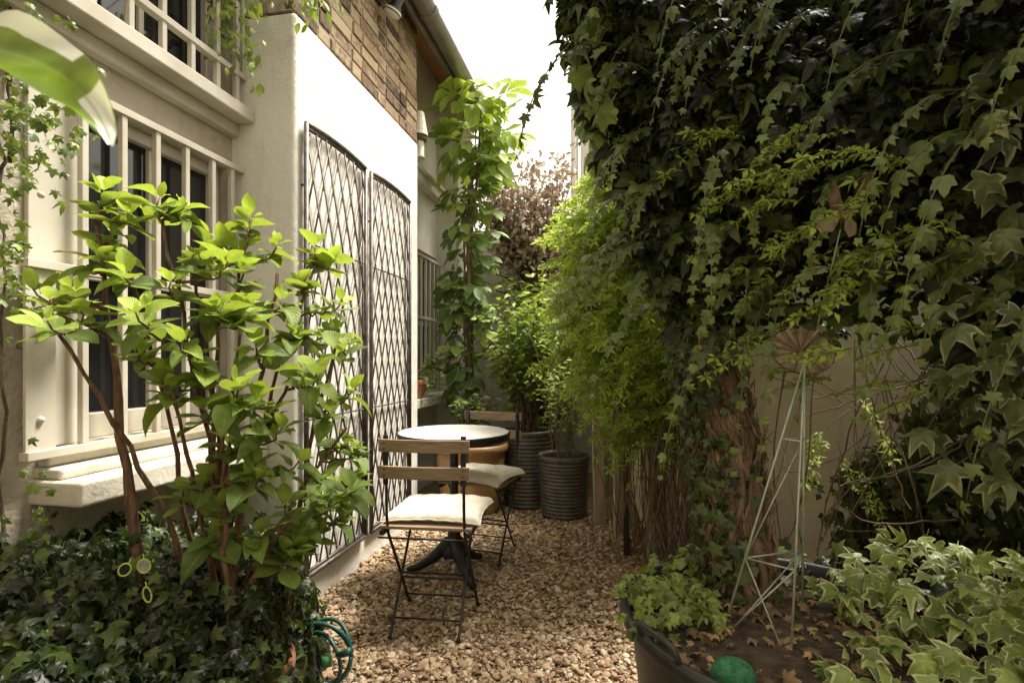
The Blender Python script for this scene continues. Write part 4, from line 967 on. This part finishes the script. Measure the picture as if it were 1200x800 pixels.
leaves('under_foliage', T_IVY, P+o, N3(np.array([-.3,-.6,-.5])+rnd(n,.5)), N3(np.array([-.3,-.6,.7])+rnd(n,.4)), rng.uniform(.05,.085,n), M['ivy'], vi)
n = 120; x = rng.uniform(1085,1260,n); y = rng.uniform(80,560,n); P = np.array([at(a, b, 1.25 + .30*rng.random() + .0012*max(0,1160-a)) for a, b in zip(x, y)])
kk = rng.uniform(0,1,n) < np.clip((x-1060)/110,0,1); P = P[kk]; n = len(P)
leaves('climbing_foliage', T_IVYS, P+o, N3(np.array([-.7,-.1,-.9])+rnd(n,.4)), N3(np.array([-.5,-.3,.8])+rnd(n,.4)), rng.uniform(.05,.10,n), M['ivy_dull'], vi, age=rng.uniform(0,.6,n), shade=rng.uniform(0,.6,n))
m = MB()
for k in range(40):
    a = np.array([rng.uniform(.5,1.4), rng.uniform(1.0,1.7), .1]); b = a + np.array([rng.uniform(-.3,.2), rng.uniform(-.3,.1), .40]); m.tube(wob(bez(a,a+[0,0,.2],b-[0,0,.1],b,n=8),.006)+o, .0025, 5)
m.build('stems', M['twig'], vi, smooth=True)

# dark ivy low against the right wall
n = 2600; s = rng.uniform(0,1,n); X = 1.0+.75*s; Y = 2.55-.85*s + rng.normal(0,.09,n); zt = np.interp(s,[0,.22,.4,1],[.62,.85,1.35,1.6]) ; Z = zt*rng.uniform(.05,1,n)**.8
P = np.stack([X-.1*rng.random(n), Y-.15*rng.random(n), Z], 1)
wall_ivy('wall_ivy', 'dark low ivy bank at the foot of the grey wall behind the cream edged ivy', 'climber', (1.3,2.2,G0), P, (-.6,-.7,.2), rng.uniform(.045,.085,n), T_IVY, M['ivy'], age=rng.uniform(0,.5,n),
         stems=[wob(bez((1.0+.7*k/12,2.5-.8*k/12,G0),(1.0+.7*k/12,2.45-.8*k/12,.3),(.95+.7*k/12,2.4-.8*k/12,.5),(.95+.7*k/12+rng.normal(0,.1),2.4-.8*k/12,.8),n=8),.01) for k in range(12)])
n = 130; P = np.array([at(x, y, 2.35) for x, y in zip(rng.normal(1030,42,n), rng.uniform(545,660,n))])
wall_ivy('wall_ivy', 'thin straggle of ivy climbing the bare grey wall right of the obelisk', 'climber', (.95,2.35,G0), P, (-.5,-.8,.2), rng.uniform(.03,.06,n), T_IVY, M['ivy'], age=rng.uniform(0,.6,n),
         stems=[wob(bez((.9,2.5,G0),(.92,2.42,.3),(.95,2.4,.5),(1.0+.05*k,2.36,.9),n=8),.01) for k in range(3)])
# small bright ivy trailing over the back left of the tub
n = 330; a = R(1)*rng.uniform(105,205,n); r_ = rng.uniform(.18,.43,n); P = np.stack([.425+r_*np.cos(a), 1.44+r_*np.sin(a), G0+.52+.05*rng.random(n)+.05*smooth_noise(np.stack([r_,a,a],1),3,5)-.35*np.maximum(0,r_-.405)*rng.uniform(0,6,n)], 1)
wall_ivy('small_ivy', 'small fresh green ivy spilling over the left rim of the black tub', 'plant', (.2,1.6,G0+.47), P, (-.2,-.5,.9), rng.uniform(.024,.046,n), T_IVY, M['ivy_bright'], age=rng.uniform(.2,1,n), spread=.3, droop=(-.5,-.6,-.2),
         stems=[wob(bez((.2,1.6,G0+.47),(.15,1.6,G0+.53),(.1,1.6,G0+.55),(.05+.05*k,1.45+.07*k,G0+.55),n=6),.005) for k in range(4)], smat=M['stem_green'], srad=.002)

# dark ivy bed under the hydrangea
vb = (-1.3, 1.3, G0); r = thing('ivy_bed', 'dense dark green ivy filling the planting bed below the barred window', 'climber', vb); o = -np.array(vb)
def bedh(X, Y):
    e = np.clip((-.86 - .04*np.sin(Y*9) - .60*np.clip(Y-1.44,0,1) - X)/.14, 0, 1); f = np.clip((2.13-Y)/.12, 0, 1)
    return (.40 + .20*np.clip((-1.15-X)/.5,0,1) + .09*smooth_noise(np.stack([X,Y,0*X],-1), 5, 41) + .06*smooth_noise(np.stack([X,Y,0*X],-1), 13, 42) - .16*np.clip((Y-1.6),0,1)*1.4)*np.sqrt(e)*np.sqrt(f)
n = 8500; X = rng.uniform(-1.72,-.80,n); Y = rng.uniform(.45,2.15,n); h = bedh(X, Y); ok = h > .02; X, Y, h = X[ok], Y[ok], h[ok]; n = len(X)
Z = G0 + h*(1-.55*rng.uniform(0,1,n)**3) + rng.normal(0,.02,n) + .10*rng.uniform(0,1,n)**9
eps = .02; gx = (bedh(X+eps,Y)-bedh(X-eps,Y))/(2*eps); gy = (bedh(X,Y+eps)-bedh(X,Y-eps))/(2*eps)
NN = N3(np.stack([-np.clip(gx,-2,2), -np.clip(gy,-2,2), np.ones(n)],1)*[1,1,.8] + rnd(n,.55))
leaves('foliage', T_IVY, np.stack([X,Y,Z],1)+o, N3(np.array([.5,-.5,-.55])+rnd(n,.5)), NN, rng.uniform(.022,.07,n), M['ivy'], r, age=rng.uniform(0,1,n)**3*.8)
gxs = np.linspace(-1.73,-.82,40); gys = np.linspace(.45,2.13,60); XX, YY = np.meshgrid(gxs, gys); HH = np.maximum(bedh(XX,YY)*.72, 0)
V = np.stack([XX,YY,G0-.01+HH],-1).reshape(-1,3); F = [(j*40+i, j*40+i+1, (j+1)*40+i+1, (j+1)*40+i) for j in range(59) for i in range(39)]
MB().add(V+o, F).build('inner_sheet', M['core'], r, smooth=True)  # solid near-black sheet below the leaves

# ivy on the wall upper left with twisted stem
P = []; 
for (x, y, sx, sy, n) in ((35,130,34,34,70),(60,165,20,26,36),(12,320,14,36,40),(12,190,14,24,24),(60,40,30,30,8),(18,60,20,30,12),(40,600,14,34,22)):
    for k in range(n): P.append(at(x+rng.normal(0,sx), y+rng.normal(0,sy), 1.22+rng.uniform(-.06,.06)))
P = np.array(P); P[:,0] = np.maximum(P[:,0], -1.70); n = len(P)
st_ = [wob(np.array([at(24+4*math.sin(k*.6), 690-26*k, 1.23) for k in range(20)]), .004), wob(np.array([at(24+k*9, 190-22*k+8*math.sin(k), 1.25) for k in range(9)]), .006), wob(np.array([at(60+k*9, 70+6*math.sin(k*1.3)-2*k, 1.3) for k in range(9)]), .006), wob(np.array([at(24+k*4, 200-20*k, 1.22) for k in range(10)]), .008), wob(np.array([at(60-k*3, 90-14*k, 1.25) for k in range(8)]),.005)]
for s_ in st_: s_[:,0] = -1.722 + .012*np.sin(np.arange(len(s_)))
wall_ivy('wall_climber', 'twisted brown climber with small green leaves on the house wall left of the barred window', 'climber', (-1.7,1.2,G0), P, (.8,-.4,.3), rng.uniform(.022,.042,n), T_IVY, M['ivy_bright'], age=rng.uniform(0,1,n)**2.5, stems=st_, smat=M['bark_dark'], srad=.006)
# climber hanging over upper guard and corner
P = []
for (x, y, sx, sy, n) in ((245,30,18,22,60),(262,10,20,12,40),(292,72,9,12,22),(300,20,16,14,14),(365,5,16,10,26),(150,-20,60,14,40),(330,-10,40,10,40)):
    for k in range(n): P.append(at(x+rng.normal(0,sx), y+rng.normal(0,sy), 2.02+rng.uniform(-.05,.08)))
P = np.array(P); P[:,0] = np.maximum(P[:,0], -1.69); n = len(P)
st_ = [wob(np.array([at(225+k*9, -30+14*k, 2.03) for k in range(9)]), .01), wob(np.array([at(120+k*28, -25+6*math.sin(k), 2.0) for k in range(10)]), .01), wob(np.array([at(165+k*3, -20+8*k, 1.9) for k in range(6)]), .01)]
wall_ivy('hanging_climber', 'light green leafy shoots hanging over the upper window bars and white corner', 'climber', (-1.6,2.05,2.6), P, (.5,-.6,.3), rng.uniform(.03,.055,n), T_SHR, M['shrub'], age=rng.uniform(.2,1,n), stems=st_, srad=.003)

# large smooth leaf close to the camera at upper left
cb = (-.82, .52, G0); cl = thing('arum_plant', 'tall arum like plant with one huge glossy folded leaf at the upper left edge', 'plant', cb); o = np.array(cb)
def big_leaf(A, B_, C_, D_, wmax, nrm, name):
    C = bez(A, B_, C_, D_, n=26); T = N3(np.gradient(C, axis=0)); V = []; At = []
    for i in range(26):
        t = i/25; wv = wmax*(math.sin(math.pi*min(t*.93+.05,1)**.60)**.9) if i < 25 else .001
        side = N3(np.cross(T[i], nrm)); up = np.cross(side, T[i])
        for u in np.linspace(-1,1,13):
            V.append(C[i] + side*u*wv + up*(.30*abs(u)**1.6*wv + .006*math.sin(t*20+u*2)*abs(u))); At.append((1.2 if ((u < -.55 and t < .72) or (t > .80 and -.9 < u < .35)) else 0,1-abs(u),t))  # pale band on one side and tip: sheen put into the colour
    F = [(i*13+k, i*13+k+1, (i+1)*13+k+1, (i+1)*13+k) for i in range(25) for k in range(12)]
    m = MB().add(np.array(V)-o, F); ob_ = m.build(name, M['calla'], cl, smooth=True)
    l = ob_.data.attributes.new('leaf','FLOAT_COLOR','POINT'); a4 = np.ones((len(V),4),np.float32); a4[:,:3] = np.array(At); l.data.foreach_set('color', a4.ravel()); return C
A = at(-190,95,.46); D_ = at(129,170,.40)
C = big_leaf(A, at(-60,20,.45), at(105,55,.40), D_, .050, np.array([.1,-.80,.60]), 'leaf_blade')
MB().tube(bez(A-o, A-o+np.array([-.05,.02,-.15]), (-.02,0,.8), (0,0,0), n=16), np.linspace(.005,.010,16), 8).build('leaf_stalk', M['stem_green'], cl, smooth=True)

# far five-fingered climber on its cane
fb = (-1.22, 4.55, G0); fv = thing('horse_chestnut_climber', 'tall slender climber with five fingered leaves rising past the gutter at the far left corner', 'climber', fb); o = -np.array(fb)
col = [(548,478),(548,430),(545,380),(548,330),(550,280),(555,230),(560,190),(562,150),(562,112)]; Cc = np.array([at(x, y, 4.5) for x, y in col])
def along(t): i = np.clip(t*(len(Cc)-1), 0, len(Cc)-1.001); a = i.astype(int); f = (i-a)[:,None]; return Cc[a]*(1-f)+Cc[a+1]*f
n = 120; t = rng.uniform(0,1,n)**.85; wd = np.interp(t,[0,.15,.4,.6,.75,1],[.14,.17,.19,.21,.28,.34]); a = rng.uniform(0,6.28,n); ra = wd*rng.uniform(.3,1,n)
P = along(t) + np.stack([np.cos(a)*ra, np.sin(a)*ra*.8, rng.normal(0,.04,n)],1)
outv = np.stack([np.cos(a),np.sin(a)-.5,.55+0*a],1)
leaves('foliage', T_PALM, P+o, N3(outv*[1,1,-.3]+np.array([0,0,-.15])+rnd(n,.3)), N3(outv*[.5,.5,1]+rnd(n,.3)+[0,-.3,.6]), rng.uniform(.14,.21,n)*np.interp(t,[0,.5,1],[.8,.95,1.25]), M['palm'], fv, age=np.clip(rng.normal(0,.25,n)+np.interp(t,[0,.6,.8,1],[0,.15,.55,.95]),0,1))
n = 170; t = rng.uniform(0,.8,n); a = rng.uniform(0,6.28,n); P = along(t)+np.stack([np.cos(a)*.08,np.sin(a)*.08,0*a],1)*rng.uniform(.3,1.2,n)[:,None]
leaves('small_foliage', T_SHR, P+o, N3(np.stack([np.cos(a),np.sin(a),-.8+0*a],1)+rnd(n,.3)), N3(rnd(n,.4)+[0,-.5,.8]), rng.uniform(.04,.07,n), M['shrub'], fv, age=rng.uniform(0,.35,n))
m = MB(); base_ = np.vstack([[Cc[0][0], Cc[0][1], G0], Cc])
m.tube(wob(base_,.01)+o, np.linspace(.022,.007,len(base_)), 9)
for k in range(3): m.tube(wob(base_+rnd(len(base_),.02),.012)+o, .006, 6)
m.build('stem', M['bark'], fv, smooth=True)

# shrubs growing in the ribbed planters
def stem_shrub(name, label, base, n_st, hgt, spread, lsz, tm, mat, agem, nl=34, blo=.35, lean=(0,0), smat=None, srad=.007):
    r = thing(name, label, 'shrub', base); m = MB(); LP, LT, LN, AG = [], [], [], []
    for k in range(n_st):
        a = rng.uniform(0,6.28); sp = spread*rng.uniform(.25,1); L = hgt*rng.uniform(.6,1.05)
        e = np.array([math.cos(a)*sp+lean[0], math.sin(a)*sp*.8+lean[1], L]); b0 = np.array([math.cos(a)*.05, math.sin(a)*.05, -.03])
        C = wob(bez(b0, b0+[e[0]*.1,e[1]*.1,L*.35], [e[0]*.6,e[1]*.6,L*.7], e, n=14), .010); m.tube(C, np.linspace(srad, .002, 14), 6)
        for q_ in range(nl):
            t = blo + (1-blo)*rng.uniform(0,1)**.8; i = t*13; i0 = min(int(i),12); p = C[i0]*(1-(i-i0))+C[i0+1]*(i-i0)
            rad = rng.uniform(0, .09)*min(1.5, hgt); aa = rng.uniform(0,6.28); dv = np.array([math.cos(aa), math.sin(aa), rng.uniform(-.2,.5)])
            LP.append(p + dv*rad); LT.append(dv + [0,0,-.1]); LN.append(np.array([0,-.25,1]) + rnd(1,.35)[0]); AG.append(agem*(.4+.9*t) + rng.normal(0,.2))
    m.build('stems', smat or M['bark_dark'], r, smooth=True)
    leaves('foliage', tm, LP, N3(LT), N3(LN), rng.uniform(*lsz, len(LP)), mat, r, age=np.array(AG)); return r
stem_shrub('leafy_shrub', 'broad leaved green shrub with upright brown stems in the taller ribbed planter', (-.70,4.27,G0+.56), 26, 1.15, .40, (.055,.095), T_SHR, M['shrub'], .6, nl=52, blo=.32, lean=(-.08,.1))
stem_shrub('leafy_shrub', 'airy light green shrub with arching twigs in the shorter ribbed planter', (-.385,4.03,G0+.41), 20, .95, .30, (.03,.055), T_LONG, M['jas'], .75, nl=26, blo=.30, smat=M['twig'], srad=.005)
stem_shrub('leafy_shrub', 'bushy mid green shrub against the back wall under the brown tree', (-.66,4.95,G0), 30, 1.95, .62, (.06,.10), T_SHR, M['shrub'], .9, nl=60, blo=.35)
stem_shrub('leafy_shrub', 'low dark leaved bush between the climber cane and the ochre pot', (-1.08,4.02,G0+.48), 14, .40, .20, (.05,.08), T_SHR, M['shrub'], .15, nl=16, blo=.3)

# brown tree above the back wall
bb_ = (-.62, 5.25, G0); bt_ = thing('dry_brown_tree', 'small tree with dry brown leaves and bare lower branches before the back wall', 'tree', bb_); o = -np.array(bb_)
m = MB(); LP = []
trunk = wob(bez((-.70,5.25,G0),(-.70,5.25,.8),(-.78,5.25,1.4),(-.78,5.25,2.35), n=14), .008); m.tube(trunk+o, np.linspace(.035,.018,14), 8)
for k in range(85):
    a = rng.uniform(0,6.28); z0 = rng.uniform(1.75,2.35); i = min(13,int((z0-G0)/2.38*13)); p = trunk[i]; e = np.array([-.90+math.cos(a)*rng.uniform(.12,.60), 5.25+math.sin(a)*rng.uniform(.1,.35), rng.uniform(2.3,3.22)])
    e[2] -= .45*max(0, abs(e[0]+.90)-.25); C = wob(bez(p, p+(e-p)*[.4,.4,.15], p+(e-p)*[.8,.8,.6], e, n=10), .012); m.tube(C+o, np.linspace(.010,.002,10), 5)
    for q_ in range(52): LP.append(C[rng.integers(4,10)] + rnd(1,.065)[0])
for s_, zz in ((-1,2.0),(1,2.05),(-1,1.85)): m.tube(wob(bez((-.77,5.25,zz-.35),(-.77+s_*.2,5.22,zz-.1),(-.77+s_*.35,5.2,zz-.05),(-.77+s_*.5,5.2,zz+.05),n=10),.012)+o, np.linspace(.014,.004,10), 6)
m.build('trunk', M['bark_dark'], bt_, smooth=True)
LP = np.array(LP); n = len(LP); leaves('crown', T_SHR, LP+o, N3(rnd(n,1)+[0,0,-.2]), N3(rnd(n,.7)+[0,0,.6]), rng.uniform(.04,.085,n), M['brownleaf'], bt_)

# geranium on the far sill
gb_ = (-1.56, 4.06, .95); ge = thing('potted_geranium', 'leggy pale green geranium in the terracotta pot on the far sill', 'plant', gb_)
m = MB(); LP = []
for k in range(12):
    a = rng.uniform(0,6.28); e = np.array([.10+math.cos(a)*.10, .18+math.sin(a)*.22, rng.uniform(-.10,.22)]); C = wob(bez((0,0,0),(.01,.02,.10),(e[0]*.6,e[1]*.6,e[2]+.06),e,n=8),.004); m.tube(C, .003, 5)
    for q_ in range(9): LP.append(C[rng.integers(3,8)]+rnd(1,.022)[0])
m.build('stems', M['stem_green'], ge, smooth=True); n = len(LP)
leaves('foliage', T_GER, LP, N3(rnd(n,1)+[.2,-.5,0]), N3(rnd(n,.3)+[.2,-.4,1]), rng.uniform(.022,.036,n), M['ivy_bright'], ge, age=rng.uniform(.1,.8,n))

# fallen leaves
def litter(name, label, X, Y, Z, size, tl=.25):
    n = len(X); return tag(leaves(name, T_IVY, np.stack([X,Y,Z],1), N3(rnd(n,1)*[1,1,.1]), N3(rnd(n,tl)+[0,0,1]), size, M['litter']), label, 'leaf litter', kind='stuff')
n = 420; a = rng.uniform(0,6.28,n); r_ = .385*rng.uniform(0,1,n)**.5; litter('leaf_litter', 'curled yellow brown fallen ivy leaves on the tub soil', .425+r_*np.cos(a), 1.44+r_*np.sin(a), G0+.522-.10*r_+rng.uniform(0,.02,n), rng.uniform(.018,.048,n), .5)
n = 320; litter('leaf_litter', 'scattered brown and yellow fallen leaves lying on the gravel', rng.uniform(-1.35,.2,n), 1.4+3*rng.uniform(0,1,n)**1.3, np.full(n,G0+.018), rng.uniform(.012,.034,n))
